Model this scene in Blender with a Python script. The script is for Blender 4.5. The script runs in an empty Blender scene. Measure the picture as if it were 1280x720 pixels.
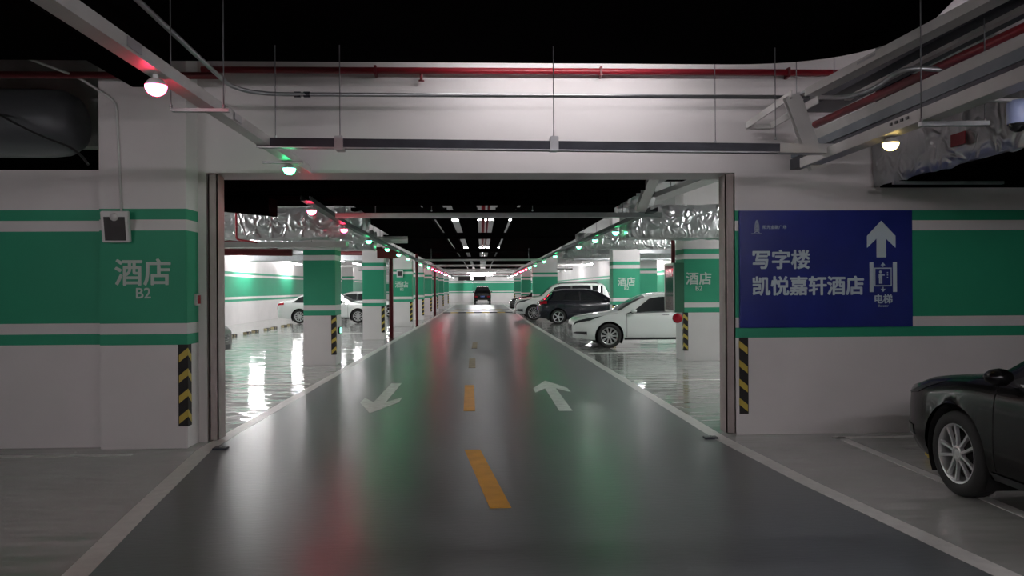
import bpy, bmesh, math, random
from mathutils import Vector, Matrix
random.seed(4)
SC = bpy.context.scene
COL = SC.collection
R = math.radians

# ---------------------------------------------------------------- camera
CAM_H = 1.6; YAW = -2.27; ROLL = -0.35
cam = bpy.data.cameras.new('camera'); cam.lens = 27.0; cam.sensor_width = 36.0; cam.clip_end = 300; cam.clip_start = 0.05
co = bpy.data.objects.new('camera', cam); COL.objects.link(co)
co.matrix_world = Matrix.Translation((0, 0, CAM_H)) @ Matrix.Rotation(R(YAW), 4, 'Z') @ Matrix.Rotation(R(90), 4, 'X') @ Matrix.Rotation(R(ROLL), 4, 'Z')
SC.camera = co
# ---------------------------------------------------------------- world, view
w = bpy.data.worlds.new('world'); SC.world = w; w.use_nodes = True
w.node_tree.nodes['Background'].inputs[0].default_value = (0.6, 0.65, 0.7, 1)
w.node_tree.nodes['Background'].inputs[1].default_value = 0.02
SC.view_settings.view_transform = 'Standard'; SC.view_settings.look = 'None'
SC.view_settings.exposure = 0.0; SC.view_settings.gamma = 1.0
try: SC.view_settings.use_curve_mapping = False
except Exception: pass
SC.cycles.max_bounces = 7; SC.cycles.diffuse_bounces = 4; SC.cycles.glossy_bounces = 4
SC.cycles.sample_clamp_indirect = 8.0
# lamp strengths (emissive tubes of the battens)
TUBE_NEAR = 190.0; TUBE_PORTAL = 50.0; TUBE_BAY = 260.0; TUBE_LANE = 40.0; TUBE_OVER = 55.0
IND = 34.0; IND_RED = 75.0

# ---------------------------------------------------------------- materials
def mat(name, col, rough=0.5, metal=0.0, bump=0.0, bscale=20.0, var=0.0, vscale=3.0, coat=0.0, emit=None, es=0.0, spec=0.5):
    m = bpy.data.materials.new(name); m.use_nodes = True
    nt = m.node_tree; b = nt.nodes['Principled BSDF']
    b.inputs['Base Color'].default_value = (*col, 1); b.inputs['Roughness'].default_value = rough
    b.inputs['Metallic'].default_value = metal; b.inputs['Coat Weight'].default_value = coat
    b.inputs['Coat Roughness'].default_value = 0.04
    b.inputs['Specular IOR Level'].default_value = spec
    if spec < 0.1: b.inputs['IOR'].default_value = 1.01
    if emit: b.inputs['Emission Color'].default_value = (*emit, 1); b.inputs['Emission Strength'].default_value = es
    if var > 0:
        tc = nt.nodes.new('ShaderNodeTexCoord'); n = nt.nodes.new('ShaderNodeTexNoise'); n.inputs['Scale'].default_value = vscale
        n.inputs['Detail'].default_value = 6
        r = nt.nodes.new('ShaderNodeMapRange'); r.inputs['From Min'].default_value = 0.3; r.inputs['From Max'].default_value = 0.7
        r.inputs['To Min'].default_value = 1 - var; r.inputs['To Max'].default_value = 1 + var * 0.5
        mx = nt.nodes.new('ShaderNodeVectorMath'); mx.operation = 'SCALE'; mx.inputs[0].default_value = col
        nt.links.new(tc.outputs['Object'], n.inputs['Vector']); nt.links.new(n.outputs['Fac'], r.inputs['Value'])
        nt.links.new(r.outputs[0], mx.inputs['Scale']); nt.links.new(mx.outputs[0], b.inputs['Base Color'])
    if bump > 0:
        tc = nt.nodes.new('ShaderNodeTexCoord'); n = nt.nodes.new('ShaderNodeTexNoise'); n.inputs['Scale'].default_value = bscale
        bp = nt.nodes.new('ShaderNodeBump'); bp.inputs['Strength'].default_value = bump; bp.inputs['Distance'].default_value = 0.02
        nt.links.new(tc.outputs['Object'], n.inputs['Vector']); nt.links.new(n.outputs['Fac'], bp.inputs['Height'])
        nt.links.new(bp.outputs[0], b.inputs['Normal'])
    return m
WHITE = (0.68, 0.65, 0.655); GREEN = (0.016, 0.30, 0.165)
def banded():
    # white wall paint with the green bands of the car park, painted at fixed heights
    m = bpy.data.materials.new('banded_wall_paint'); m.use_nodes = True; nt = m.node_tree; b = nt.nodes['Principled BSDF']
    b.inputs['Roughness'].default_value = 0.55
    g = nt.nodes.new('ShaderNodeNewGeometry'); s = nt.nodes.new('ShaderNodeSeparateXYZ'); nt.links.new(g.outputs['Position'], s.inputs[0])
    mr = nt.nodes.new('ShaderNodeMapRange'); mr.inputs['From Min'].default_value = 0; mr.inputs['From Max'].default_value = 4
    nt.links.new(s.outputs['Z'], mr.inputs['Value'])
    cr = nt.nodes.new('ShaderNodeValToRGB'); cr.color_ramp.interpolation = 'CONSTANT'; e = cr.color_ramp.elements
    stops = [(0, 0), (1.045, 1), (1.15, 0), (1.26, 1), (2.20, 0), (2.31, 1), (2.42, 0)]
    e[0].position = 0; e[0].color = (*WHITE, 1); e[1].position = 1.045 / 4; e[1].color = (*GREEN, 1)
    for z, k in stops[2:]:
        x = e.new(z / 4); x.color = (*(GREEN if k else WHITE), 1)
    nt.links.new(mr.outputs[0], cr.inputs[0])
    n = nt.nodes.new('ShaderNodeTexNoise'); n.inputs['Scale'].default_value = 1.3; n.inputs['Detail'].default_value = 7
    nt.links.new(g.outputs['Position'], n.inputs['Vector'])
    r = nt.nodes.new('ShaderNodeMapRange'); r.inputs['From Min'].default_value = 0.3; r.inputs['From Max'].default_value = 0.7
    r.inputs['To Min'].default_value = 0.93; r.inputs['To Max'].default_value = 1.03
    nt.links.new(n.outputs['Fac'], r.inputs['Value'])
    mx = nt.nodes.new('ShaderNodeVectorMath'); mx.operation = 'SCALE'
    nt.links.new(cr.outputs[0], mx.inputs[0]); nt.links.new(r.outputs[0], mx.inputs['Scale']); nt.links.new(mx.outputs[0], b.inputs['Base Color'])
    n2 = nt.nodes.new('ShaderNodeTexNoise'); n2.inputs['Scale'].default_value = 9; nt.links.new(g.outputs['Position'], n2.inputs['Vector'])
    bp = nt.nodes.new('ShaderNodeBump'); bp.inputs['Strength'].default_value = 0.08; bp.inputs['Distance'].default_value = 0.02
    nt.links.new(n2.outputs['Fac'], bp.inputs['Height']); nt.links.new(bp.outputs[0], b.inputs['Normal'])
    return m
def floor_mat(name, col, rough, sx, sy, bs, dist, var=0.12, coat=0.0, r2=0.0, spec=0.5):
    m = bpy.data.materials.new(name); m.use_nodes = True; nt = m.node_tree; b = nt.nodes['Principled BSDF']
    b.inputs['Roughness'].default_value = rough; b.inputs['Coat Weight'].default_value = coat; b.inputs['Coat Roughness'].default_value = 0.06
    b.inputs['Specular IOR Level'].default_value = spec
    g = nt.nodes.new('ShaderNodeNewGeometry'); mp = nt.nodes.new('ShaderNodeMapping'); mp.inputs['Scale'].default_value = (sx, sy, 1)
    nt.links.new(g.outputs['Position'], mp.inputs['Vector'])
    n = nt.nodes.new('ShaderNodeTexNoise'); n.inputs['Scale'].default_value = 1.0; n.inputs['Detail'].default_value = 2
    nt.links.new(mp.outputs[0], n.inputs['Vector'])
    bp = nt.nodes.new('ShaderNodeBump'); bp.inputs['Strength'].default_value = bs; bp.inputs['Distance'].default_value = dist
    nt.links.new(n.outputs['Fac'], bp.inputs['Height']); nt.links.new(bp.outputs[0], b.inputs['Normal'])
    if coat: nt.links.new(bp.outputs[0], b.inputs['Coat Normal'])
    n3 = nt.nodes.new('ShaderNodeTexNoise'); n3.inputs['Scale'].default_value = 0.9; n3.inputs['Detail'].default_value = 8; n3.inputs['Roughness'].default_value = 0.65
    nt.links.new(g.outputs['Position'], n3.inputs['Vector'])
    r = nt.nodes.new('ShaderNodeMapRange'); r.inputs['From Min'].default_value = 0.3; r.inputs['From Max'].default_value = 0.7
    r.inputs['To Min'].default_value = 1 - var; r.inputs['To Max'].default_value = 1 + var
    nt.links.new(n3.outputs['Fac'], r.inputs['Value'])
    mx = nt.nodes.new('ShaderNodeVectorMath'); mx.operation = 'SCALE'; mx.inputs[0].default_value = col
    nt.links.new(r.outputs[0], mx.inputs['Scale']); nt.links.new(mx.outputs[0], b.inputs['Base Color'])
    if r2:
        q = nt.nodes.new('ShaderNodeMapRange'); q.inputs['To Min'].default_value = rough - r2; q.inputs['To Max'].default_value = rough + r2
        nt.links.new(n3.outputs['Fac'], q.inputs['Value']); nt.links.new(q.outputs[0], b.inputs['Roughness'])
    return m
def foil_mat():
    m = mat('crumpled_foil', (0.60, 0.61, 0.62), 0.30, 0.9)
    nt = m.node_tree; b = nt.nodes['Principled BSDF']
    tc = nt.nodes.new('ShaderNodeTexCoord')
    n = nt.nodes.new('ShaderNodeTexNoise'); n.noise_type = 'RIDGED_MULTIFRACTAL'; n.inputs['Scale'].default_value = 5.0; n.inputs['Detail'].default_value = 3; n.inputs['Distortion'].default_value = 1.5
    nt.links.new(tc.outputs['Object'], n.inputs['Vector'])
    bp = nt.nodes.new('ShaderNodeBump'); bp.inputs['Strength'].default_value = 1.0; bp.inputs['Distance'].default_value = 0.06
    nt.links.new(n.outputs['Fac'], bp.inputs['Height']); nt.links.new(bp.outputs[0], b.inputs['Normal'])
    return m
def glow(name, col, s):
    return mat(name, (0.8, 0.8, 0.8), 0.4, emit=col, es=s)
M = dict(
    band=banded(),
    white=mat('white_wall_paint', WHITE, 0.6, bump=0.06, bscale=6, var=0.05, vscale=0.8),
    concrete=mat('bare_concrete', (0.30, 0.29, 0.28), 0.8, bump=0.4, bscale=8, var=0.25, vscale=2),
    ceil=mat('ceiling_paint', (0.42, 0.42, 0.42), 0.8, var=0.1),
    black=mat('black_paint', (0.0045, 0.0038, 0.0045), 0.8, spec=0.06),
    blackduct=mat('black_duct_paint', (0.004, 0.0032, 0.0035), 0.65, bump=0.1, bscale=5, spec=0.06),
    floor=floor_mat('light_epoxy_floor', (0.34, 0.35, 0.335), 0.07, 1.0, 3.4, 0.85, 0.02, var=0.10, spec=0.6),
    lane=floor_mat('dark_lane_epoxy', (0.125, 0.138, 0.145), 0.30, 9, 30, 0.22, 0.006, var=0.16, r2=0.05, spec=0.7),
    line=mat('white_line_paint', (0.62, 0.62, 0.60), 0.35, var=0.12, vscale=12),
    arrow=mat('arrow_paint', (0.62, 0.68, 0.64), 0.5, var=0.2, vscale=10),
    yellow=mat('yellow_paint', (0.66, 0.31, 0.015), 0.45, var=0.15, vscale=6),
    oldyellow=mat('worn_yellow_paint', (0.28, 0.22, 0.12), 0.5, var=0.3, vscale=9),
    galv=mat('galvanised_steel', (0.42, 0.43, 0.45), 0.38, 0.8, var=0.12, vscale=7),
    tray=mat('grey_white_tray', (0.56, 0.55, 0.54), 0.4, 0.15, var=0.08, vscale=5),
    dtray=mat('dull_dark_tray', (0.045, 0.048, 0.062), 0.4, 0.5, var=0.2, vscale=6),
    rod=mat('threaded_rod', (0.16, 0.16, 0.17), 0.45, 0.7),
    red=mat('red_pipe_paint', (0.24, 0.008, 0.018), 0.4, coat=0.1),
    darkred=mat('dark_red_pipe_paint', (0.13, 0.008, 0.014), 0.45),
    foil=foil_mat(),
    rubber=mat('black_rubber', (0.012, 0.010, 0.011), 0.7),
    ryellow=mat('yellow_reflector', (0.50, 0.38, 0.06), 0.5), dyellow=mat('dusty_yellow_rubber', (0.42, 0.36, 0.20), 0.7),
    steel=mat('steel_guide', (0.36, 0.31, 0.30), 0.55, 0.1, var=0.12, vscale=5),
    blue=mat('blue_sign_face', (0.012, 0.022, 0.20), 0.28, var=0.15, vscale=2.2),
    letter=mat('pale_lettering', (0.52, 0.62, 0.66), 0.5),
    gletter=mat('white_lettering', (0.50, 0.58, 0.54), 0.6),
    plastic=mat('white_plastic', (0.62, 0.62, 0.62), 0.4),
    dplastic=mat('dark_plastic', (0.02, 0.02, 0.022), 0.35),
    bgrey=mat('blue_grey_steel', (0.20, 0.23, 0.26), 0.45, 0.2, var=0.15, vscale=5),
    bluewhite=mat('blue_white_plastic', (0.42, 0.50, 0.80), 0.35),
    screen=mat('dark_screen', (0.035, 0.03, 0.032), 0.3),
    greencab=mat('dark_green_cabinet', (0.008, 0.10, 0.05), 0.5),
    glass=mat('tinted_glass', (0.01, 0.011, 0.013), 0.06, spec=0.6),
    chrome=mat('chrome', (0.6, 0.6, 0.62), 0.15, 1.0),
    rim=mat('alloy', (0.55, 0.55, 0.56), 0.28, 0.75),
    tyre=mat('tyre_rubber', (0.012, 0.012, 0.012), 0.75),
    well=mat('wheel_well', (0.006, 0.006, 0.006), 0.9),
    cwhite=mat('white_car_paint', (0.66, 0.68, 0.67), 0.25, coat=0.6),
    cblack=mat('black_car_paint', (0.003, 0.003, 0.0035), 0.25, coat=0.15, spec=0.2),
    cnavy=mat('dark_navy_car_paint', (0.005, 0.005, 0.011), 0.2, coat=0.4, spec=0.3),
    csilver=mat('grey_car_paint', (0.20, 0.21, 0.20), 0.3, 0.4, coat=0.6),
    lens=mat('headlamp_lens', (0.05, 0.055, 0.06), 0.08, 0.3),
    rlens=mat('red_lamp_lens', (0.35, 0.008, 0.02), 0.12),
    plate=mat('plate', (0.05, 0.10, 0.35), 0.4),
    g_near=glow('added_glow_foreground', (1, 0.92, 0.95), TUBE_NEAR), g_portal=glow('tube_glow_portal', (1, 0.95, 0.96), TUBE_PORTAL),
    g_bay=glow('tube_glow_bay', (1, 0.985, 0.98), TUBE_BAY), g_lane=glow('tube_glow_lane', (1, 0.98, 0.98), TUBE_LANE),
    g_over=glow('added_glow_over', (1, 0.98, 0.98), TUBE_OVER),
    i_red=glow('indicator_red', (1, 0.03, 0.09), IND_RED), i_green=glow('indicator_green', (0.05, 1, 0.32), IND),
    i_warm=glow('indicator_warm', (1, 0.70, 0.22), 12.0), g_exit=glow('exit_sign_green', (0.2, 1, 0.6), 2.5),
)

# ---------------------------------------------------------------- helpers
def mk(name, bm, m, parent=None, smooth=False, loc=None):
    me = bpy.data.meshes.new(name); bmesh.ops.recalc_face_normals(bm, faces=bm.faces[:]); bm.to_mesh(me); bm.free()
    me.materials.append(m)
    if smooth:
        for p in me.polygons: p.use_smooth = True
    o = bpy.data.objects.new(name, me); COL.objects.link(o)
    if parent: o.parent = parent
    if loc: o.location = loc
    return o
def tag(o, label=None, cat=None, group=None, kind=None):
    if label: o['label'] = label
    if cat: o['category'] = cat
    if group: o['group'] = group
    if kind: o['kind'] = kind
    return o
def empty(name, loc=(0, 0, 0), rz=0, label=None, cat=None, group=None):
    o = bpy.data.objects.new(name, None); COL.objects.link(o); o.location = loc; o.rotation_euler = (0, 0, rz); o.empty_display_size = 0.1
    return tag(o, label, cat, group)
def box(bm, x0, x1, y0, y1, z0, z1, bev=0.0):
    v = [bm.verts.new(p) for p in ((x0, y0, z0), (x1, y0, z0), (x1, y1, z0), (x0, y1, z0), (x0, y0, z1), (x1, y0, z1), (x1, y1, z1), (x0, y1, z1))]
    f = [bm.faces.new([v[i] for i in q]) for q in ((3, 2, 1, 0), (4, 5, 6, 7), (0, 1, 5, 4), (1, 2, 6, 5), (2, 3, 7, 6), (3, 0, 4, 7))]
    if bev:
        es = list({e for q in f for e in q.edges}); bmesh.ops.bevel(bm, geom=es, offset=bev, segments=2, affect='EDGES')
    return bm
def B(*a, bev=0.0): return box(bmesh.new(), *a, bev=bev)
def frame(d):
    d = d.normalized(); up = Vector((0, 0, 1)) if abs(d.z) < 0.95 else Vector((0, 1, 0))
    s = d.cross(up).normalized(); u = s.cross(d).normalized(); return s, u
def bar(bm, a, b, w_, h_):
    a = Vector(a); b = Vector(b); s, u = frame(b - a)
    vs = []
    for p in (a, b):
        vs.append([bm.verts.new(p + s * sx * w_ / 2 + u * su * h_ / 2) for sx, su in ((-1, -1), (1, -1), (1, 1), (-1, 1))])
    for i in range(4):
        j = (i + 1) % 4; bm.faces.new((vs[0][i], vs[0][j], vs[1][j], vs[1][i]))
    bm.faces.new(vs[0][::-1]); bm.faces.new(vs[1]); return bm
def channel(bm, a, b, w_, h_, t=0.006, flip=False):
    # U-shaped cable tray: base and two flanges
    a = Vector(a); b = Vector(b); s, u = frame(b - a); k = -1 if flip else 1
    bar(bm, a, b, w_, t)
    for sg in (-1, 1):
        o = s * sg * (w_ / 2 - t / 2) + u * k * h_ / 2
        bar(bm, a + o, b + o, t, h_)
    return bm
def tube(bm, pts, r, n=10):
    pts = [Vector(p) for p in pts]; rings = []; s0 = None
    for i, p in enumerate(pts):
        d = (pts[min(i + 1, len(pts) - 1)] - pts[max(i - 1, 0)]).normalized()
        if s0 is None: s, u = frame(d)
        else:
            s = (s0 - d * s0.dot(d)).normalized(); u = s.cross(d).normalized()
        s0 = s
        rr = r[i] if isinstance(r, (list, tuple)) else r
        rings.append([bm.verts.new(p + (s * math.cos(2 * math.pi * k / n) + u * math.sin(2 * math.pi * k / n)) * rr) for k in range(n)])
    for a, b in zip(rings, rings[1:]):
        for k in range(n): bm.faces.new((a[k], a[(k + 1) % n], b[(k + 1) % n], b[k]))
    bm.faces.new(rings[0][::-1]); bm.faces.new(rings[-1]); return bm
def bend(pts, r=0.15, n=5):
    # round the corners of a polyline
    pts = [Vector(p) for p in pts]; out = [pts[0]]
    for a, b, c in zip(pts, pts[1:], pts[2:]):
        d1 = (a - b).normalized(); d2 = (c - b).normalized(); p = b + d1 * r; q = b + d2 * r
        for i in range(n + 1):
            t = i / n; out.append(p * (1 - t) ** 2 + b * 2 * t * (1 - t) + q * t * t)
    out.append(pts[-1]); return out
def lathe(bm, prof, n=20, M4=None):
    # revolve (r, z) about z
    rings = []
    for r, z in prof:
        rings.append([bm.verts.new((M4 or Matrix()) @ Vector((max(r, 1e-4) * math.cos(2 * math.pi * k / n), max(r, 1e-4) * math.sin(2 * math.pi * k / n), z))) for k in range(n)])
    for a, b in zip(rings, rings[1:]):
        for k in range(n): bm.faces.new((a[k], a[(k + 1) % n], b[(k + 1) % n], b[k]))
    return bm
def prism(bm, pts, a, b, axis='z'):
    def P(p, h): return {'z': (p[0], p[1], h), 'y': (p[0], h, p[1]), 'x': (h, p[0], p[1])}[axis]
    lo = [bm.verts.new(P(p, a)) for p in pts]; hi = [bm.verts.new(P(p, b)) for p in pts]; n = len(pts)
    bm.faces.new(lo[::-1]); bm.faces.new(hi)
    for i in range(n): bm.faces.new((lo[i], lo[(i + 1) % n], hi[(i + 1) % n], hi[i]))
    return bm
def struct(name, bm, m, parent=None):
    o = mk(name, bm, m, parent)
    if not parent: o['kind'] = 'structure'
    return o
def text(name, body, size, loc, m, parent=None, bold=0.0, depth=0.002, align='CENTER', sx=1.0):
    c = bpy.data.curves.new(name, 'FONT'); c.body = body; c.size = size; c.align_x = align; c.align_y = 'CENTER'
    c.extrude = depth; c.resolution_u = 3
    t = bpy.data.objects.new(name + '_curve', c); COL.objects.link(t)
    bpy.context.view_layer.update()
    me = bpy.data.meshes.new_from_object(t.evaluated_get(bpy.context.evaluated_depsgraph_get()))
    bpy.data.objects.remove(t); bpy.data.curves.remove(c)
    if bold:
        bm = bmesh.new(); bm.from_mesh(me); src = bm.verts[:] + bm.edges[:] + bm.faces[:]
        for k in range(6):
            d = bmesh.ops.duplicate(bm, geom=src); a = k * math.pi / 3
            for v in d['geom']:
                if isinstance(v, bmesh.types.BMVert): v.co += Vector((math.cos(a) * bold, math.sin(a) * bold, -0.0001 * (k + 1)))
        bm.to_mesh(me); bm.free()
    me.materials.clear(); me.materials.append(m)
    o = bpy.data.objects.new(name, me); COL.objects.link(o)
    o.rotation_euler = (R(90), 0, 0); o.location = loc; o.scale = (sx, 1, 1)
    if parent: o.parent = parent
    return o

# ================================================================ SETTING
Y0 = 8.2            # plane of the portal wall
fb = bmesh.new(); box(fb, -13, 12, -5, 95, -0.2, 0)
struct('floor', fb, M['floor'])
# lane: its edges follow the photograph's slight taper
LE = [(-5, -1.35), (2, -1.9), (4.4, -2.21), (5.64, -2.40), (7.8, -2.70), (12, -2.68), (39, -2.52), (74, -2.5)]
RE = [(-5, 3.6), (2, 3.05), (4.1, 2.80), (6.1, 2.57), (8.0, 2.43), (16.7, 2.33), (35, 2.1), (74, 2.1)]
struct('floor_lane', prism(bmesh.new(), [(x, y) for y, x in LE] + [(x, y) for y, x in RE[::-1]], -0.01, 0.004), M['lane'])
for nm, E_, sg, lb in (('lane_edge_line', LE, -1, 'white painted line along the left edge of the grey lane'), ('lane_edge_line', RE, 1, 'white painted line along the right edge of the grey lane')):
    a = [(x, y) for y, x in E_]; b = [(x + sg * 0.15, y) for y, x in E_]
    tag(mk(nm, prism(bmesh.new(), a + b[::-1], -0.01, 0.006), M['line']), lb, 'line')

struct('ceiling', B(-13, 12, -5, 95, 4.3, 4.5), M['ceil'])
# portal wall pieces
struct('wall_portal_header', B(-3.0, 4.3, Y0, 8.72, 2.83, 4.3), M['white'])
struct('wall_portal_left', B(-3.0, -2.89, Y0, 8.72, 0, 2.83), M['white'])
struct('wall_portal_right', B(2.74, 4.3, Y0, 8.72, 0, 2.83), M['band'])
struct('wall_right', B(4.3, 12, Y0, 8.4, 0, 2.76), M['band'])
struct('wall_left', B(-13, -3.84, 8.0, 8.2, 0, 2.83), M['band'])
struct('wall_side_left', B(-13.1, -13, -5, 95, 0, 4.3), M['band'])
struct('wall_side_right', B(12, 12.1, -5, 9, 0, 4.3), M['band'])
struct('wall_back', B(-13, 12, -5.1, -5, 0, 4.3), M['band'])
struct('wall_hall_left', B(-11.5, -11.3, 8.2, 95, 0, 4.3), M['band'])
struct('wall_hall_right', B(8.9, 9.1, 8.4, 95, 0, 4.3), M['band'])
struct('wall_far', B(-13, 12, 90, 90.2, 0, 4.3), M['band'])
# black panels standing in for the darkness behind the upper left and right openings
struct('dark_panel_left', B(-13, -3.84, 9.6, 9.8, 2.4, 4.3), M['black'])
struct('dark_panel_right', B(4.3, 12, 9.6, 9.8, 2.4, 4.3), M['black'])
# concrete beam above the left opening
struct('trim_beam_left', prism(bmesh.new(), [(8.95, 4.3), (9.2, 4.3), (9.2, 3.25), (8.95, 3.25)], -13, -3.85, 'x'), M['concrete'])
# black suspended canopy with a rounded corner over the foreground
cp = [(-13, -5), (-13, 6.95), (2.3, 7.0)]
for i in range(1, 13):
    t = i / 12; a_ = (2.3, 7.0); b_ = (3.52, 6.98); c_ = (3.54, 5.95)
    cp.append(((1 - t) ** 2 * a_[0] + 2 * t * (1 - t) * b_[0] + t * t * c_[0], (1 - t) ** 2 * a_[1] + 2 * t * (1 - t) * b_[1] + t * t * c_[1]))
cp += [(3.36, 5.2), (3.1, 3.5), (2.9, 0), (2.9, -5)]
struct('ceiling_canopy', prism(bmesh.new(), cp, 3.65, 3.9), M['black'])
# white painted beam seen at the top right
struct('trim_beam_right', B(3.2, 12, 6.7, 7.2, 4.02, 4.3), M['white'])
# transverse white beams of the hall ceiling
for y in (13.6, 21.8, 30.4, 38.2, 45.2, 52, 60, 68, 76):
    struct('ceiling_beam', B(-11.3, 8.9, y, y + 0.5, 3.72, 4.3), M['ceil'])

# ================================================================ COLUMNS
def corner_guard(parent, x, y, side, z0=0.225, z1=1.05, ww=0.085):
    # L-shaped rubber guard on a corner at (x, y); side=+1 wraps onto the +X face, -1 onto the -X face
    t = 0.012; s = side
    bm = bmesh.new()
    prism(bm, [(x - s * ww, y), (x - s * ww, y - t), (x + s * t, y - t), (x + s * t, y + ww), (x, y + ww), (x, y)], z0, z1)
    g = mk('corner_guard', bm, M['rubber'], parent)
    hh = 0.075; n = 4; step = (z1 - z0) / n
    cb = bmesh.new()
    # one chevron: up towards the corner on both faces
    def quad(pts):
        cb.faces.new([cb.verts.new(p) for p in pts])
    e = 0.002; m_ = 0.008
    xa = x - s * (ww - m_); xb = x + s * t; yy = y - t - e
    lift = 0.075
    def slab(P):
        quad(P)
    slab([(xa, yy, 0), (x + s * (t + e), yy, lift), (x + s * (t + e), yy, lift + hh), (xa, yy, hh)])
    xx = x + s * (t + e)
    slab([(xx, yy, lift), (xx, y + ww - m_, 0), (xx, y + ww - m_, hh), (xx, yy, lift + hh)])
    bmesh.ops.remove_doubles(cb, verts=cb.verts[:], dist=0.0005)
    me = None
    for k in range(n):
        z = z0 + 0.025 + k * step
        if me is None:
            o = mk('chevron', cb, M['ryellow'], g); me = o.data
        else:
            o = bpy.data.objects.new('chevron', me); COL.objects.link(o); o.parent = g
        o.location = (0, 0, z)
    return g
def column(x0, x1, y0, y1, label, guards=(), letter=False, height=4.3):
    r = empty('column', ((x0 + x1) / 2, (y0 + y1) / 2, 0), 0, label, 'column')
    cx, cy = r.location.x, r.location.y
    mk('shaft', B(x0 - cx, x1 - cx, y0 - cy, y1 - cy, 0, height, bev=0.006), M['band'], r)
    for side in guards:
        corner_guard(r, (x1 if side > 0 else x0) - cx, y0 - cy, side)
    if letter:
        k = letter if letter is not True else 0
        text('hotel_lettering', '酒店', 0.285, (k, y0 - cy - 0.003, 1.76), M['gletter'], r, bold=0.006)
        text('level_lettering', 'B2', 0.15, (k, y0 - cy - 0.003, 1.565), M['gletter'], r, bold=0.002)
    return r
pier = column(-3.84, -2.975, 7.88, 8.72, 'broad green banded pier with hotel lettering, left of the wide opening', (1,), 0.001)
lefts = [(-3.72, -3.06, 16.2, 'first green banded column left of the lane beyond the opening', 0),
         (-3.74, -3.07, 24.3, 'second green banded column left of the lane beyond the opening', 0),
         (-3.77, -2.92, 32.4, 'third column left of the lane, wide with pale hotel lettering', 0.001),
         (-3.6, -2.96, 39.4, 'fourth green banded column left of the lane', 0),
         (-3.6, -2.98, 46.0, 'fifth green banded column left of the lane', 0),
         (-3.6, -2.98, 52.8, 'sixth green banded column left of the lane', 0),
         (-3.6, -2.98, 60.5, 'seventh green banded column left of the lane', 0),
         (-3.6, -2.98, 69.5, 'eighth green banded column left of the lane', 0)]
for x0, x1, y, lb, lt in lefts: column(x0, x1, y, y + 0.66, lb, (1,), lt)
rc1 = column(4.36, 5.25, 16.4, 17.1, 'first column right of the lane with hotel lettering, behind the fire cabinet', (-1,), -0.12)
column(4.18, 5.05, 24.3, 24.95, 'lettered column behind the white sedan, right of the lane', (-1,), 0.001)
column(2.74, 4.07, 41.0, 41.6, 'broad green banded column rising behind the large white SUV', (-1,))
column(2.9, 3.6, 56, 56.6, 'far green banded column right of the lane before the end wall', (-1,))
column(2.9, 3.6, 68, 68.6, 'farthest green banded column right of the lane', (-1,))
column(-2.1, -0.95, 88.6, 90, 'squat green banded pier on the far end wall left of the parked SUV')
column(6.8, 7.6, 33.0, 33.7, 'green banded column in the bays behind the white SUV', ())
column(-9.0, -8.3, 50, 50.7, 'green banded column deep in the left parking bays', ())

# right-hand corner guard of the opening wall and steel shutter guides
g = corner_guard(None, 2.79, Y0, -1); tag(g, 'black and yellow chevron guard on the corner below the blue sign', 'corner guard')
def guide(x0, x1, nm, lb):
    bm = bmesh.new(); box(bm, x0, x1, 8.20, 8.215, 0.02, 2.815); box(bm, x0, x0 + 0.012, 8.2, 8.42, 0.02, 2.815); box(bm, x1 - 0.012, x1, 8.2, 8.42, 0.02, 2.815)
    o = mk(nm, bm, M['steel']); tag(o, lb, 'guide rail')
guide(-2.868, -2.775, 'shutter_guide', 'steel shutter guide upright on the left edge of the wide opening')
guide(2.635, 2.738, 'shutter_guide', 'steel shutter guide upright on the right edge of the wide opening')
for x, lb in ((-2.62, 'small dark floor plate by the left shutter guide'), (2.40, 'small dark floor plate by the right shutter guide')):
    bm = B(-0.07, 0.07, -0.05, 0.05, 0, 0.02, bev=0.004); o = mk('floor_plate', bm, M['dtray'], loc=(x, 7.8 if x < 0 else 8.0, 0.004)); tag(o, lb, 'floor plate')
    mk('bolt', lathe(bmesh.new(), [(0, .032), (0.014, .032), (0.014, 0.018)], 8), M['galv'], o)

# ================================================================ FLOOR MARKS
def mark(name, pts, m, lb, cat='road marking', z=0.009, group=None):
    return tag(mk(name, prism(bmesh.new(), pts, 0.0, z), m), lb, cat, group)
def dash(x0, y0, x1, y1, wd, lb): mark('centre_dash', [(x0 - wd / 2, y0), (x0 + wd / 2, y0), (x1 + wd / 2, y1), (x1 - wd / 2, y1)], M['yellow' if y0 < 15 else 'oldyellow'], lb)
dash(0.128, 5.57, -0.10, 7.58, 0.155, 'nearest yellow dash on the lane centre')
dash(-0.168, 10.0, -0.21, 12.64, 0.15, 'second yellow dash on the lane centre, between the white arrows')
dash(-0.20, 15.4, -0.22, 17.6, 0.14, 'third yellow dash on the lane centre, beyond the arrows')
dash(-0.20, 20.4, -0.20, 22.6, 0.14, 'fourth faint yellow dash far down the lane centre')
def arrow(cx, y0, y1, up, lb):
    # straight arrow; head has swept-back barbs
    L = y1 - y0; hw = 0.27; sw = 0.085; hd = 0.36 * L
    P = [(-sw, 0), (sw, 0), (sw, L - hd * 0.85), (hw, L - hd * 1.25), (hw, L - hd * 0.85), (0, L), (-hw, L - hd * 0.85), (-hw, L - hd * 1.25), (-sw, L - hd * 0.85)]
    if not up: P = [(x, L - y) for x, y in P][::-1]
    mark('road_arrow', [(cx + x, y0 + y) for x, y in P], M['arrow'], lb, 'arrow')
arrow(-1.44, 9.9, 13.0, False, 'white painted arrow pointing towards the viewer, left half of the lane')
arrow(1.08, 9.9, 13.15, True, 'white painted arrow pointing away, right half of the lane')
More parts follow.
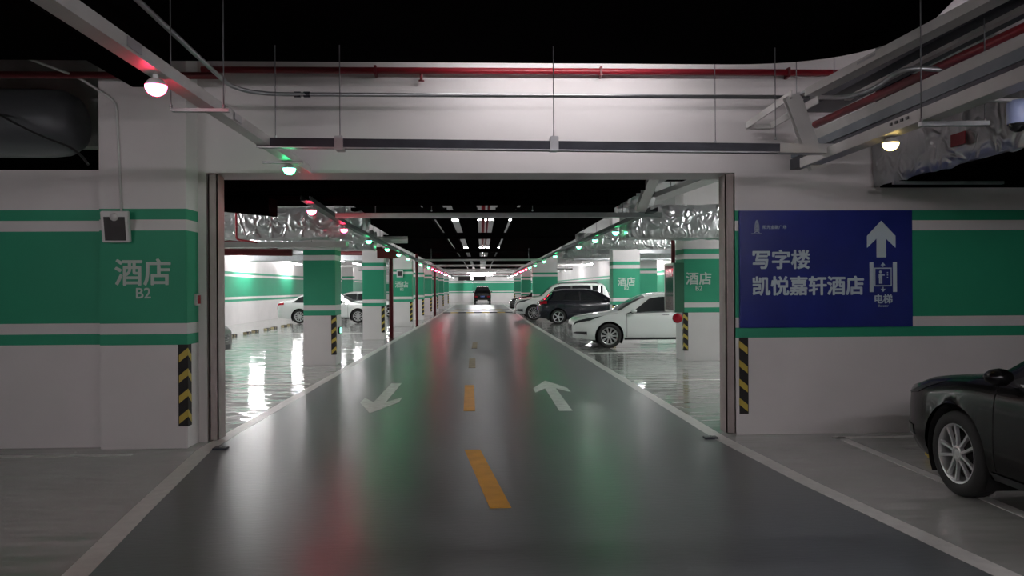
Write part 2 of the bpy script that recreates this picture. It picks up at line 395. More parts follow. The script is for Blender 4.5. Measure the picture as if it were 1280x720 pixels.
for x0, x1, y0, y1, lb in ((3.71, 3.81, 5.0, 7.95, 'white bay line on the floor left of the black sedan'), (3.7, 8, 7.9, 8.0, 'white line at the head of the near right bay'),
        (-9, -3.4, 7.55, 7.65, 'white line on the floor in front of the left banded wall'),
        (4.3, 8.8, 21.55, 21.65, 'bay line on the floor behind the white sedan'), (2.6, 8.8, 18.6, 18.7, 'bay line on the floor in front of the white sedan'),
        (2.6, 8.8, 13.0, 13.1, 'bay line nearest the opening on the right'),
        (-11, -2.9, 20.5, 20.6, 'bay line on the left floor between the first two columns'), (-11, -2.9, 28, 28.1, 'bay line on the left floor beyond the second column'), (-8.4, -2.9, 13.0, 13.1, 'bay line on the left floor nearest the opening')):
    mark('bay_line', [(x0, y0), (x1, y0), (x1, y1), (x0, y1)], M['line'], lb, 'line', 0.004)
# speed humps far down the lane, alternating black and yellow blocks
for y, lb in ((49.5, 'nearer black and yellow speed hump across the far lane'), (55.5, 'farther black and yellow speed hump across the far lane')):
    r = empty('speed_hump', (0, y, 0), 0, lb, 'speed hump')
    bmk = prism(bmesh.new(), [(0.0, 0.0), (0.10, 0.05), (0.25, 0.05), (0.35, 0.0)], -0.245, 0.245, 'x'); me = None
    for i in range(9):
        o = mk('hump_block', bmk, M['rubber'], r) if i == 0 else None
        if i == 0: me = o.data
        else:
            o = bpy.data.objects.new('hump_block', me.copy() if i == 1 else me2); COL.objects.link(o); o.parent = r
            if i == 1: me2 = o.data; me2.materials[0] = M['ryellow']
            if i % 2 == 0: o.data = me
        o.location = (-2.25 + i * 0.5, 0, 0.004)
# wheel stops, left bays (two per bay)
wsb = None
for i, y in enumerate((25.6, 26.6, 28.2, 29.2, 30.8, 31.8, 33.4, 34.4, 39.2, 40.2)):
    r = empty('wheel_stop', (-8.5, y, 0), 0, 'black and yellow wheel stop before the left hall wall, %s of ten from the viewer' % ['first', 'second', 'third', 'fourth', 'fifth', 'sixth', 'seventh', 'eighth', 'ninth', 'tenth', 'eleventh', 'twelfth'][i], 'wheel stop', 'wheel stops along the left bays')
    if wsb is None:
        a = mk('block', B(-0.07, 0.07, -0.26, 0.26, 0, 0.065, bev=0.015), M['dyellow'], r)
        b = mk('band', B(-0.075, 0.075, -0.09, 0.09, 0, 0.069), M['rubber'], r); b.location.y = -0.135; wsb = (a.data, b.data)
        o = bpy.data.objects.new('band', b.data); COL.objects.link(o); o.parent = r; o.location.y = 0.135
    else:
        for nm, me, ly in zip(('block', 'band', 'band'), wsb + wsb[1:], (0, -0.135, 0.135)):
            o = bpy.data.objects.new(nm, me); COL.objects.link(o); o.parent = r; o.location.y = ly
r = empty('wheel_stop', (4.42, 6.95, 0), 0, 'yellow and black wheel stop ahead of the near black sedan', 'wheel stop')
mk('block', B(-0.30, 0.30, -0.07, 0.07, 0, 0.1, bev=0.02), M['ryellow'], r)
mk('band', B(-0.18, -0.03, -0.075, 0.075, 0, 0.104), M['rubber'], r); mk('band', B(0.12, 0.301, -0.075, 0.075, 0, 0.104), M['rubber'], r)

# ================================================================ BLUE SIGN
sg = empty('wall_sign', (3.73, Y0, 1.787), 0, 'large blue direction sign with white lettering, arrow and lift symbol on the right wall', 'sign')
mk('panel', B(-0.951, 0.951, -0.035, 0, -0.632, 0.632, bev=0.003), M['blue'], sg)
ys = -0.0365
# pixel layout of the sign in sign units: width 1.9, height 1.264
def S(px, py): return ((px - 1033) / 217 * 1.9, (337 - py) / 146.5 * 1.264)
x, z = S(939, 327); text('office_lettering', '写字楼', 0.215, (x, ys, z), M['letter'], sg, bold=0.006, align='LEFT')
x, z = S(939, 360); text('hotel_lettering', '凯悦嘉轩酒店', 0.215, (x, ys, z), M['letter'], sg, bold=0.006, align='LEFT', sx=0.96)
x, z = S(953, 285); text('plaza_lettering', '阳光金融广场', 0.044, (x, ys, z), M['letter'], sg, align='LEFT')
x, z = S(1104, 376); text('lift_lettering', '电梯', 0.105, (x, ys, z), M['letter'], sg, bold=0.003)
x, z = S(1104, 384); text('lift_english', 'Elevator', 0.035, (x, ys, z), M['letter'], sg)
P = [S(*p) for p in ((1102, 277), (1120, 296), (1120, 311), (1108, 299.5), (1108, 323), (1096, 323), (1096, 299.5), (1084, 311), (1084, 296))]
mk('big_arrow', prism(bmesh.new(), P, ys - 0.001, ys + 0.003, 'y'), M['letter'], sg)
bm = bmesh.new()
def sr(x0, y0, x1, y1):
    a, b = S(x0, y0), S(x1, y1); box(bm, a[0], b[0], ys - 0.001, ys + 0.003, b[1], a[1])
sr(1087, 329, 1092, 366.5); sr(1116.5, 329, 1121.5, 366.5)
sr(1093, 336, 1115, 337.3); sr(1093, 358, 1115, 359.3); sr(1093, 337, 1094.3, 358.5); sr(1113.7, 337, 1115, 358.5)
sr(1098.6, 343.5, 1103, 349.5); sr(1099, 349.5, 1100.8, 356); sr(1101.2, 349.5, 1103, 356); sr(1103, 344.5, 1106, 346)
a, b = S(1100.8, 341.3); bmm = [(a + 0.016 * math.cos(t * math.pi / 4), b + 0.016 * math.sin(t * math.pi / 4)) for t in range(8)]; prism(bm, bmm, ys - 0.001, ys + 0.003, 'y')
for yy in (341.5, 344.5, 347.5): sr(1109, yy, 1110.4, yy + 1.4)
for P in ([(1104, 329.3), (1107, 333), (1101, 333)], [(1104, 366.5), (1107, 362.6), (1101, 362.6)]):
    prism(bm, [S(*p) for p in P], ys - 0.001, ys + 0.003, 'y')
sr(1103.5, 332, 1104.5, 335); sr(1103.5, 360, 1104.5, 363)
mk('lift_symbol', bm, M['letter'], sg)
bm = bmesh.new()
for i in range(6):
    t = 0.6 + 0.4 * min(1, i / 2)
    for s_ in (-1, 1):
        P = [(946, 275.5 + i * 2.6), (946 + s_ * 3.2 * t, 278 + i * 2.6), (946 + s_ * 3.2 * t, 279 + i * 2.6), (946, 276.8 + i * 2.6)]
        prism(bm, [S(*p) for p in P], ys - 0.001, ys + 0.003, 'y')
sr(939, 292.4, 952, 293)
mk('tower_emblem', bm, M['letter'], sg)

# ================================================================ LEFT PIER FITTINGS
r = empty('wall_sensor', (-3.635, 7.86, 2.235), 0, 'white framed box with a dark face tilted off the left pier', 'sensor box')
r.rotation_euler = (R(10), 0, R(4)); r.location.y = 7.80
mk('frame', B(-0.13, 0.13, -0.03, 0.03, -0.155, 0.155, bev=0.006), M['plastic'], r)
mk('dark_face', B(-0.10, 0.10, -0.034, -0.028, -0.135, 0.10), M['screen'], r)
mk('round_head', lathe(bmesh.new(), [(0, 0.03), (0.022, 0.028), (0.038, 0.015), (0.042, 0)], 16, Matrix.Translation((0, -0.03, 0.10)) @ Matrix.Rotation(R(90), 4, 'X')), M['plastic'], r, True)
mk('bracket', B(-0.03, 0.03, 0.0, 0.075, -0.03, 0.06), M['plastic'], r)
tag(mk('conduit', tube(bmesh.new(), bend([(-3.61, 7.862, 2.40), (-3.655, 7.862, 3.50), (-4.0, 7.80, 3.725), (-4.33, 7.2, 3.80)], 0.10), 0.012, 8), M['plastic'], smooth=True), 'thin white conduit running up the left pier from the sensor box', 'conduit')
r = empty('call_point', (-2.975, 8.13, 1.50), 0, 'small grey box with a red face on the inner side of the left pier', 'call point')
mk('back_box', B(0, 0.03, -0.05, 0.05, -0.06, 0.06, bev=0.004), M['plastic'], r); mk('red_face', B(0.028, 0.036, -0.035, 0.035, -0.045, 0.045), M['rlens'], r)

# ================================================================ FOREGROUND SERVICES
def pipe(name, pts, rad, m, lb, cat='pipe', n=12, rr=0.15, group=None):
    return tag(mk(name, tube(bmesh.new(), bend(pts, rr) if len(pts) > 2 else pts, rad, n), m, smooth=True), lb, cat, group)
rp = pipe('sprinkler_pipe', [(-2.9, 8.12, 3.895), (4.1, 8.12, 3.895)], 0.035, M['red'], 'red sprinkler pipe along the wall above the opening')
for x in (-1.1, 1.28, 3.3):
    mk('clamp', B(x - 0.012, x + 0.012, 8.075, 8.198, 3.84, 3.94), M['darkred'], rp)
mk('sprinkler_head', lathe(bmesh.new(), [(0, -.10), (0.03, -.10), (0.03, -.085), (0.015, -.08), (0.02, 0)], 10, Matrix.Translation((-0.62, 8.12, 3.88))), M['darkred'], rp)
pipe('sprinkler_pipe', [(-9, 7.75, 3.73), (-3.9, 7.75, 3.73), (-2.6, 7.75, 3.73)], 0.035, M['darkred'], 'dark red pipe crossing above the left banded wall')
# conduit: descends from upper left, then runs across
cd = pipe('steel_conduit', [(-2.15, 3.2, 3.5), (-2.3, 7.4, 3.46), (3.3, 7.6, 3.50)], 0.02, M['galv'], 'thin steel conduit bending from the upper left and crossing above the opening', 'conduit', rr=0.45)
for x in (-1.75, -1.66): mk('coupling', tube(bmesh.new(), [(x - 0.03, 7.43, 3.465), (x + 0.03, 7.43, 3.465)], 0.028, 10), M['dtray'], cd)
# left tray
def tray(name, a, b, w_, h_, m, lb, lipm=None):
    return tag(mk(name, channel(bmesh.new(), a, b, w_, h_, 0.005), m), lb, 'cable tray')
lt = tray('cable_tray', (-1.8, -2, 2.80), (-1.8, 8.0, 2.80), 0.10, 0.07, M['tray'], 'pale cable tray running away along the upper left of the lane before the opening')
for y in (3.95, 5.6): mk('joint_plate', B(-1.745, -1.74, y - 0.08, y + 0.08, 2.81, 2.86), M['galv'], lt)
for i, y in enumerate((1.2, 5.15, 7.25)):
    o = tag(mk('tray_bracket', bar(bmesh.new(), (-2.03, y, 2.785), (-1.66, y, 2.785), 0.04, 0.02), M['galv']), ['steel bracket under the left tray nearest the viewer', 'steel bracket under the left tray by the first red lamp', 'steel bracket under the left tray by the green lamp'][i], 'bracket')
# transverse tray, dark
tt = tag(mk('cable_tray', bar(bmesh.new(), (-1.86, 6.5, 2.825), (3.12, 6.5, 2.775), 0.10, 0.075), M['dtray']), 'dark square trunking crossing below the beam in front of the opening', 'cable tray')
for x in (-1.18, 0.62): mk('hanger_clip', B(x - 0.035, x + 0.035, 6.43, 6.57, 2.76, 2.875, bev=0.004), M['galv'], tt)
mk('end_section', bar(bmesh.new(), (2.55, 6.5, 2.781), (3.13, 6.5, 2.775), 0.104, 0.08), M['tray'], tt)
mk('under_lip', bar(bmesh.new(), (-1.86, 6.452, 2.784), (2.55, 6.452, 2.742), 0.012, 0.01), M['galv'], tt)
# right tray
rt = tray('cable_tray', (3.02, 7.0, 2.70), (3.1, -2, 2.77), 0.12, 0.075, M['tray'], 'pale cable tray running towards the viewer at the upper right')
mk('tray_cover', bar(bmesh.new(), (2.955, 7.0, 2.74), (3.035, -2, 2.81), 0.006, 0.085), M['tray'], rt)
for z in (0, 1, 2, 3): mk('slot', B(2.958, 2.966, 5.42 - z * 0.07, 5.45 - z * 0.07, 2.755, 2.775), M['dplastic'], rt)
tag(mk('tray_bracket', bar(bmesh.new(), (2.95, 5.05, 2.685), (3.42, 5.05, 2.69), 0.045, 0.03), M['galv']), 'steel bracket under the right tray beside the warm lamp', 'bracket')
# sloped link between upper and lower right trays
tag(mk('tray_riser', channel(bmesh.new(), (2.89, 6.88, 3.36), (3.13, 6.88, 2.70), 0.07, 0.14, 0.006, True), M['tray']), 'pale sloping tray piece joining the upper and lower trays at the right', 'cable tray')
ua = empty('cable_tray', (3.0, 6.8, 3.3), 0, 'wide pale cable tray slanting to the top right corner, open end over the trunking', 'cable tray')
def ub(nm, a, b, w_, h_, m):
    return mk(nm, bar(bmesh.new(), Vector(a) - Vector((3.0, 6.8, 3.3)), Vector(b) - Vector((3.0, 6.8, 3.3)), w_, h_), M[m], ua)
ub('flange', (2.84, 8.1, 3.32), (2.80, 6.80, 3.33), 0.012, 0.07, 'tray'); ub('flange', (2.90, 6.75, 3.33), (3.2, 2.0, 3.33), 0.012, 0.07, 'tray')
ub('flange', (3.10, 8.1, 3.32), (3.13, 7.0, 3.33), 0.012, 0.07, 'tray')
ub('end_plate', (2.84, 8.1, 3.31), (3.10, 8.1, 3.31), 0.05, 0.05, 'tray')
ub('base', (3.03, 7.0, 3.37), (3.33, 2.0, 3.37), 0.22, 0.012, 'tray')
for y in (6.9, 5.9): ub('slot_plate', (2.893 + (6.9 - y) * .062, y, 3.34), (2.893 + (7.15 - y) * .062, y - .25, 3.34), 0.016, 0.02, 'galv')
tag(mk('air_duct', bar(bmesh.new(), (3.56, 8.0, 3.50), (3.62, 2.0, 3.50), 0.34, 0.12), M['dtray']), 'dark metal duct above the red pipe at the upper right', 'duct')
tag(mk('cable_tray', bar(bmesh.new(), (3.50, 7.2, 3.385), (3.53, 2.0, 3.385), 0.06, 0.03), M['tray']), 'narrow pale tray just above the red pipe at the upper right', 'cable tray')
pipe('sprinkler_pipe', [(3.50, 7.9, 3.29), (3.66, 2.0, 3.29)], 0.038, M['red'], 'red sprinkler pipe slanting up to the right edge', n=14)
tag(mk('pale_duct', bar(bmesh.new(), (3.37, 8.1, 3.10), (3.41, 2.0, 3.10), 0.10, 0.10), M['tray']), 'pale boxed duct under the red pipe at the upper right', 'duct')
tag(mk('blue_grey_tray', bar(bmesh.new(), (3.33, 8.0, 2.995), (3.30, 2.0, 2.995), 0.10, 0.08), M['bgrey']), 'blue-grey closed tray below the pale duct at the upper right', 'cable tray')
tag(mk('dark_trunking', bar(bmesh.new(), (3.32, 8.0, 2.885), (3.26, 2.0, 2.885), 0.10, 0.11), M['dtray']), 'dark trunking between the two trays at the upper right', 'cable tray')
pipe('steel_conduit', [(3.33, 7.6, 3.50), (3.2, 6.60, 3.25), (3.25, 6.2, 3.22), (3.29, 5.85, 3.30), (3.8, 5.70, 3.22)], 0.02, M['galv'], 'curved steel conduit rising among the ducts at the right', 'conduit')
# foil wrapped duct on the right: crumpled skin
def foil_box(name, x0, x1, y0, y1, z0, z1, lb, amp=0.02, d=0.12):
    bm = B(x0, x1, y0, y1, z0, z1)
    L = max(x1 - x0, y1 - y0)
    # even grid: cut each axis
    for ax, (a, b) in enumerate(((x0, x1), (y0, y1), (z0, z1))):
        n = max(2, int((b - a) / d)); nv = [0, 0, 0]; nv[ax] = 1
        for i in range(1, n):
            p = [0, 0, 0]; p[ax] = a + (b - a) * i / n
            bmesh.ops.bisect_plane(bm, geom=bm.verts[:] + bm.edges[:] + bm.faces[:], plane_co=p, plane_no=nv)
    bmesh.ops.triangulate(bm, faces=bm.faces[:])
    rnd = random.Random(7)
    for v in bm.verts: v.co += Vector((rnd.uniform(-1, 1), rnd.uniform(-1, 1), rnd.uniform(-1, 1))) * amp
    return tag(mk(name, bm, M['foil'], smooth=True), lb, 'duct')
fd = foil_box('foil_duct', 4.25, 5.3, 1.0, 8.15, 2.68, 3.15, 'foil-wrapped duct hanging in front of the right wall top', 0.02)
mk('red_label', B(4.225, 4.235, 6.55, 6.75, 2.84, 2.95), M['red'], fd)
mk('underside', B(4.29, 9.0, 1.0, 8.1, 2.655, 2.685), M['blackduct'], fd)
mk('bearer', bar(bmesh.new(), (4.16, 7.6, 2.64), (5.3, 7.6, 2.64), 0.04, 0.03), M['galv'], fd)
# insulated round duct upper left
tag(mk('round_duct', tube(bmesh.new(), [(-9, 8.55, 3.42), (-4.7, 8.55, 3.42), (-4.50, 8.55, 3.42), (-4.38, 8.55, 3.42), (-4.33, 8.55, 3.42), (-4.31, 8.55, 3.42)], [0.37, 0.37, 0.35, 0.28, 0.18, 0.04], 24), mat('grey_insulation', (0.09, 0.095, 0.105), 0.5, 0.3), smooth=True), 'dark round insulated duct end above the left banded wall', 'duct')
pipe('black_hose', [(-5.4, 7.8, 3.35), (-4.9, 7.8, 3.42), (-4.4, 7.8, 3.15), (-4.0, 7.8, 3.0), (-3.9, 7.8, 2.85)], 0.012, M['dplastic'], 'thin black hose sagging over the left wall top', 'hose')
tag(mk('black_duct', prism(bmesh.new(), [(-2.82, 3.25), (-2.58, 3.25), (-2.45, 3.64), (-2.82, 3.64)], -3, 6.35, 'y'), M['blackduct']), 'black duct running above the left cable tray', 'duct')
# threaded rods
def rod(x, y, z0, z1, lb, group='threaded hanger rods'):
    o = mk('hanger_rod', tube(bmesh.new(), [(x, y, z0), (x, y, z1)], 0.0045, 6), M['rod'])
    mk('nut', tube(bmesh.new(), [(x, y, z0), (x, y, z0 + 0.02)], 0.011, 6), M['galv'], o)
    tag(o, lb, 'hanger rod', group)
rl = [(-2.02, 5.1, 2.79, 3.65, 'hanger rod on the outer side of the left tray by the red lamp'), (-1.68, 5.1, 2.79, 3.65, 'hanger rod on the lane side of the left tray by the red lamp'),
      (-1.72, 6.52, 2.87, 3.65, 'hanger rod at the left end of the dark trunking'), (-1.18, 6.5, 2.87, 3.65, 'hanger rod with a clip on the left half of the dark trunking'),
      (0.62, 6.5, 2.87, 3.65, 'hanger rod at the middle of the dark trunking'), (2.53, 6.5, 2.86, 3.65, 'hanger rod at the right end of the dark trunking'),
      (2.44, 7.9, 3.1, 4.3, 'long thin rod near the right end of the wall pipe'), (2.96, 5.05, 2.70, 3.65, 'hanger rod at the warm lamp bracket, lane side'), (3.40, 5.05, 2.70, 3.4, 'hanger rod at the warm lamp bracket, wall side'),
      (3.05, 7.3, 3.38, 4.3, 'rod holding the wide slanting tray, far one'), (3.35, 7.15, 3.5, 4.3, 'rod holding the wide slanting tray, middle one'), (3.75, 4.6, 3.05, 3.6, 'rod on the blue-grey tray near the right edge')]
for a in rl: rod(*a, group=None)
# dome camera
r = empty('dome_camera', (3.27, 4.55, 2.62), 0, 'white dome security camera under the right tray', 'camera')
mk('housing', lathe(bmesh.new(), [(0, .10), (0.055, .10), (0.062, .08), (0.064, -.03), (0.058, -.04)], 24), M['bluewhite'], r, True)
mk('dome', lathe(bmesh.new(), [(0.050, -.035), (0.047, -.06), (0.035, -.078), (0.018, -.088), (0, -.09)], 24), M['glass'], r, True)
mk('mount', B(-0.19, 0.03, -0.02, 0.02, 0.095, 0.11), M['plastic'], r)

# ================================================================ INDICATOR LAMPS
def lamp_meshes():
    d = lathe(bmesh.new(), [(0.058, 0.0), (0.058, -.008), (0.052, -.026), (0.038, -.044), (0.02, -.054), (0, -.057)], 20)
    c = lathe(bmesh.new(), [(0, .034), (0.036, .034), (0.055, .012), (0.060, 0.0), (0.054, -.001)], 20)
    b = B(-0.012, 0.012, -0.012, 0.012, 0.03, 0.07)
    return d, c, b
proto = {}
def indicator(x, y, z, colour, lb, grp=None):
    r = empty('indicator_lamp', (x, y, z), 0, lb, 'indicator lamp', grp)
    key = colour
    if key not in proto:
        d, c, b = lamp_meshes(); o1 = mk('dome', d, M['i_' + colour], r, True)
        if 'c' not in proto:
            o2 = mk('collar', c, M['plastic'], r, True); o3 = mk('stem', b, M['plastic'], r); proto['c'] = (o2.data, o3.data)
            proto[key] = o1.data; return r
        proto[key] = o1.data
    else:
        o = bpy.data.objects.new('dome', proto[key]); COL.objects.link(o); o.parent = r
    for nm, me in zip(('collar', 'stem'), proto['c']):
        o = bpy.data.objects.new(nm, me); COL.objects.link(o); o.parent = r
    return r
indicator(-1.8, 4.34, 2.735, 'red', 'nearest red glowing lamp under the upper left tray')
indicator(-1.8, 7.3, 2.735, 'green', 'green glowing lamp under the left tray just before the opening')
indicator(-1.8, 1.4, 2.735, 'green', 'green lamp on the left tray overhead, out of view')
indicator(3.06, 5.62, 2.665, 'warm', 'warm yellow glowing lamp under the right tray')
ZI = 2.60
LL = [(-2.15, 9.85, 'red'), (-2.3, 13.0, 'red'), (-2.34, 16.1, 'green'), (-2.37, 19.5, 'green'), (-2.42, 22.6, 'green'), (-2.43, 25.6, 'green'), (-2.5, 31.8, 'green'), (-2.5, 36.5, 'green'), (-2.5, 39.5, 'red'), (-2.5, 42.5, 'red'), (-2.5, 45.5, 'red'), (-2.5, 48.5, 'red'), (-2.5, 52, 'red'), (-2.5, 55.5, 'red')]
nth = ['first', 'second', 'third', 'fourth', 'fifth', 'sixth', 'seventh', 'eighth', 'ninth', 'tenth', 'eleventh', 'twelfth', 'thirteenth', 'fourteenth', 'fifteenth']
for i, (x, y, c) in enumerate(LL): indicator(x, y, ZI, c, nth[i] + ' lamp beyond the opening on the left tray, glowing ' + c)
RL = [(2.43, 13.8, 'green'), (2.40, 16.1, 'green'), (2.37, 18.6, 'green'), (2.33, 24.2, 'green'), (2.36, 28.9, 'green'), (2.38, 34.0, 'green'), (2.38, 38, 'green'), (2.38, 41, 'red'), (2.38, 44, 'red'), (2.38, 47, 'red'), (2.38, 51, 'red'), (2.38, 55, 'red')]
for i, (x, y, c) in enumerate(RL): indicator(x, y, ZI, c, nth[i] + ' lamp beyond the opening on the right tray, glowing ' + c)

# ================================================================ HALL SERVICES
tb = bmesh.new(); PT = [(-2.13, 9.4, 2.675), (-2.32, 13.5, 2.675), (-2.43, 24, 2.675), (-2.5, 32, 2.675), (-2.5, 70, 2.675)]
for a_, b_ in zip(PT, PT[1:]): channel(tb, a_, b_, 0.11, 0.06, 0.005)
tag(mk('cable_tray', tb, M['dtray']), 'dark cable tray carrying the left row of lamps beyond the opening', 'cable tray')
tb = bmesh.new(); PT = [(2.45, 10.8, 2.675), (2.40, 17, 2.675), (2.33, 24, 2.675), (2.38, 32, 2.675), (2.38, 70, 2.675)]
for a_, b_ in zip(PT, PT[1:]): channel(tb, a_, b_, 0.11, 0.06, 0.005)
tag(mk('cable_tray', tb, M['dtray']), 'dark cable tray carrying the right row of lamps beyond the opening', 'cable tray')
tag(mk('cable_tray', bar(bmesh.new(), (-2.1, 11.2, 2.66), (2.65, 11.2, 2.66), 0.10, 0.07), M['galv']), 'light steel trunking crossing between the two lamp trays beyond the opening', 'cable tray')
tag(mk('cable_tray', bar(bmesh.new(), (-2.5, 29.4, 2.68), (2.4, 29.4, 2.68), 0.08, 0.07), M['tray']), 'thin pale trunking crossing the hall further back', 'cable tray')
tag(mk('tray_riser', channel(bmesh.new(), (2.40, 10.5, 3.12), (2.28, 10.9, 2.68), 0.16, 0.06, 0.006), M['tray']), 'pale sloping tray piece hanging behind the opening at the right', 'cable tray')
tag(mk('black_duct', B(2.4, 4.8, 9.0, 12.7, 3.36, 3.6), M['blackduct']), 'flat black panel added to darken the ceiling above the trays behind the opening at the right', 'duct')  # added black sheet that keeps the ceiling dark here
tag(mk('cable_tray', channel(bmesh.new(), (3.35, 9.3, 3.1), (3.05, 13.3, 3.12), 0.30, 0.08, 0.006), M['tray']), 'wide pale tray running back behind the opening at the upper right', 'cable tray')
tag(mk('cable_tray', channel(bmesh.new(), (2.75, 9.3, 3.2), (2.68, 12.8, 3.2), 0.12, 0.08, 0.006), M['galv']), 'narrow steel tray beside the wide tray behind the opening', 'cable tray')
for x, y, lb in ((-2.15, 9.9, 'rod holding the first red lamp behind the opening'), (-0.72, 11.2, 'rod on the left half of the crossing trunking in the hall'), (0.75, 11.2, 'rod on the right half of the crossing trunking in the hall'), (-2.85, 10.0, 'thin pale rod hanging at the left behind the opening'), (-2.28, 12.9, 'rod at the second red lamp behind the opening')):
    rod(x, y, 2.72, 3.6, lb, None)
# black ribbed transverse duct
r = empty('ribbed_duct', (0, 10, 2.785), 0, 'wide black ribbed duct crossing right behind the opening', 'duct')
mk('body', B(-3.6, 1.95, -0.28 * 3.4, 0.9, 0, 0.65), M['blackduct'], r)
rb = None
for i in range(7):
    if rb is None: o = mk('rib', B(-3.6, 1.96, -0.02, 0.02, -0.025, 0.68), M['blackduct'], r); rb = o.data
    else: o = bpy.data.objects.new('rib', rb); COL.objects.link(o); o.parent = r
    o.location = (0, -0.9 + i * 0.28, 0)
tag(mk('black_duct', prism(bmesh.new(), [(-5.5, 2.62), (-3.5, 2.62), (-2.62, 2.53), (-2.62, 2.74), (-5.5, 2.74)], 9.6, 10.0, 'y'), M['blackduct']), 'black tapered duct end hanging left behind the opening', 'duct')
# hanging black ducts along the lane with slots between
XS = [(-2.15, -1.10), (-1.00, -0.70), (-0.50, -0.08), (0.30, 0.62), (0.72, 2.35)]
YS = [(11.6, 14.9), (15.5, 22.6), (23.3, 31.4), (32.1, 39.6), (40.5, 50), (51, 60)]
pos = ['far left', 'left of centre', 'middle', 'right of centre', 'right']; dep = ['first', 'second', 'third', 'fourth', 'fifth', 'sixth']
for j, (y0, y1) in enumerate(YS):
    for i, (x0, x1) in enumerate(XS):
        z = 3.0 + (0.12 if j else 0.0)
        if i == 0: x0 -= (0, 0.45, 0.8, 0.8, 0.8, 0.8)[j]
        if i == 4: x1 += (0, 0.35, 0.6, 0.6, 0.5, 0.5)[j]
        o = mk('black_duct', B(x0, x1, y0, y1, z, z + 0.10), M['blackduct'])
        mk('flange', B(x0 - 0.01, x1 + 0.01, y0, y0 + 0.03, z - 0.01, z + 0.11), M['blackduct'], o)
        for yy in (y0 + 0.5, y1 - 0.5): mk('hanger', tube(bmesh.new(), [((x0 + x1) / 2, yy, z + 0.09), ((x0 + x1) / 2, yy, 4.3)], 0.006, 6), M['rod'], o)
        tag(o, 'long black ceiling duct, %s run, %s bay behind the opening' % (pos[i], dep[j]), 'duct')
pipe('sprinkler_pipe', [(0.06, 11.8, 3.68), (0.06, 60, 3.68)], 0.05, M['red'], 'red pipe running away in the slot between the black ducts')
pipe('sprinkler_pipe', [(0.2, 11.8, 3.69), (0.2, 60, 3.69)], 0.03, M['red'], 'thin red pipe beside the main one between the black ducts')
for j, y in enumerate((14.92, 22.65, 31.45, 39.65)):
    struct('ceiling_cross_beam', B(-2.2 - 0.3 * min(j, 2), 2.4 + 0.25 * min(j, 2), y, y + 0.5, 2.98 if j == 0 else 3.08, 3.12 if j == 0 else 3.24), M['blackduct'])
# foil ducts
foil_box('foil_duct', -7.5, -2.35, 13.4, 14.2, 2.5, 3.0, 'foil-wrapped duct behind the opening at the upper left', 0.02)
foil_box('foil_duct', 2.56, 6.8, 13.4, 14.2, 2.48, 3.05, 'foil-wrapped duct behind the opening at the upper right', 0.02)
foil_box('foil_duct', -7.5, -2.6, 18.6, 19.2, 2.55, 3.0, 'second foil-wrapped duct over the left bays', 0.02)
foil_box('foil_duct', 2.5, 6.8, 19.6, 20.2, 2.6, 3.0, 'second foil-wrapped duct over the right bays', 0.02)
foil_box('foil_duct', 2.9, 7.2, 27, 27.5, 2.65, 3.1, 'third foil-wrapped duct over the right bays', 0.02, 0.2)
foil_box('foil_duct', -3.0, -2.3, 15, 16.0, 2.72, 3.1, 'short foil elbow beside the left lamp tray', 0.02)
foil_box('foil_duct', 2.38, 2.95, 12.9, 13.35, 3.0, 3.32, 'short peaked foil piece above the right lamp tray', 0.03)
# grey ducts, pipes left bays
tag(mk('pale_duct', B(-8, -2.5, 14.3, 14.6, 2.38, 2.48), M['tray']), 'pale flat tray under the left foil duct', 'duct')
pipe('sprinkler_pipe', [(-9.5, 15.6, 2.42), (-3.8, 15.6, 2.34)], 0.07, M['darkred'], 'thick dark red pipe crossing before the first left column')
pipe('sprinkler_pipe', [(-8.5, 15.3, 2.62), (-5.2, 15.2, 2.58), (-3.9, 14.8, 2.42)], 0.055, M['darkred'], 'thick dark red pipe slanting across the left bays')
pipe('sprinkler_pipe', [(-4.15, 13.2, 3.1), (-4.15, 13.2, 2.45), (-3.8, 13.2, 2.40)], 0.018, M['red'], 'thin red drop pipe in front of the left foil duct', rr=0.06)
pipe('sprinkler_pipe', [(-9, 21.5, 2.72), (-2.75, 21.5, 2.72)], 0.045, M['darkred'], 'red pipe crossing the left bays at the second column')
pipe('sprinkler_pipe', [(-2.95, 25.2, 0.0), (-2.95, 25.2, 2.75), (-5, 25.2, 2.78)], 0.07, M['darkred'], 'red riser pipe behind the second left column', rr=0.2)
pipe('sprinkler_pipe', [(-2.82, 33.6, 0.0), (-2.82, 33.6, 3.6)], 0.06, M['darkred'], 'red riser pipe behind the third left column')
pipe('sprinkler_pipe', [(-2.86, 47.2, 0.0), (-2.86, 47.2, 3.6)], 0.07, M['darkred'], 'red riser pipe behind the fifth left column')
tag(mk('louvre_grille', B(-3.05, -2.45, 22.6, 22.9, 2.5, 2.78), M['darkred']), 'small red louvred box by the second left column', 'grille')
pipe('insulated_pipe', [(-4.4, 19.9, 2.72), (-3.1, 19.9, 2.72), (-2.9, 19.9, 2.86), (-1.9, 19.9, 2.86)], 0.09, M['tray'], 'pale insulated pipe with a kink by the left lamp tray', rr=0.1)
for i, (x, y, z) in enumerate(((-7.2, 26, 2.9), (-7.2, 32, 2.9), (6.4, 25.4, 2.85), (6.4, 31.5, 2.85))):
    tag(mk('air_duct', B(x - 2.6, x + 2.4, y, y + 0.9, z - 0.12, z + 0.25), M['galv']), ['grey duct over the left bays, nearer', 'grey duct over the left bays, farther', 'grey duct over the right bays, nearer', 'grey duct over the right bays, farther'][i], 'duct')
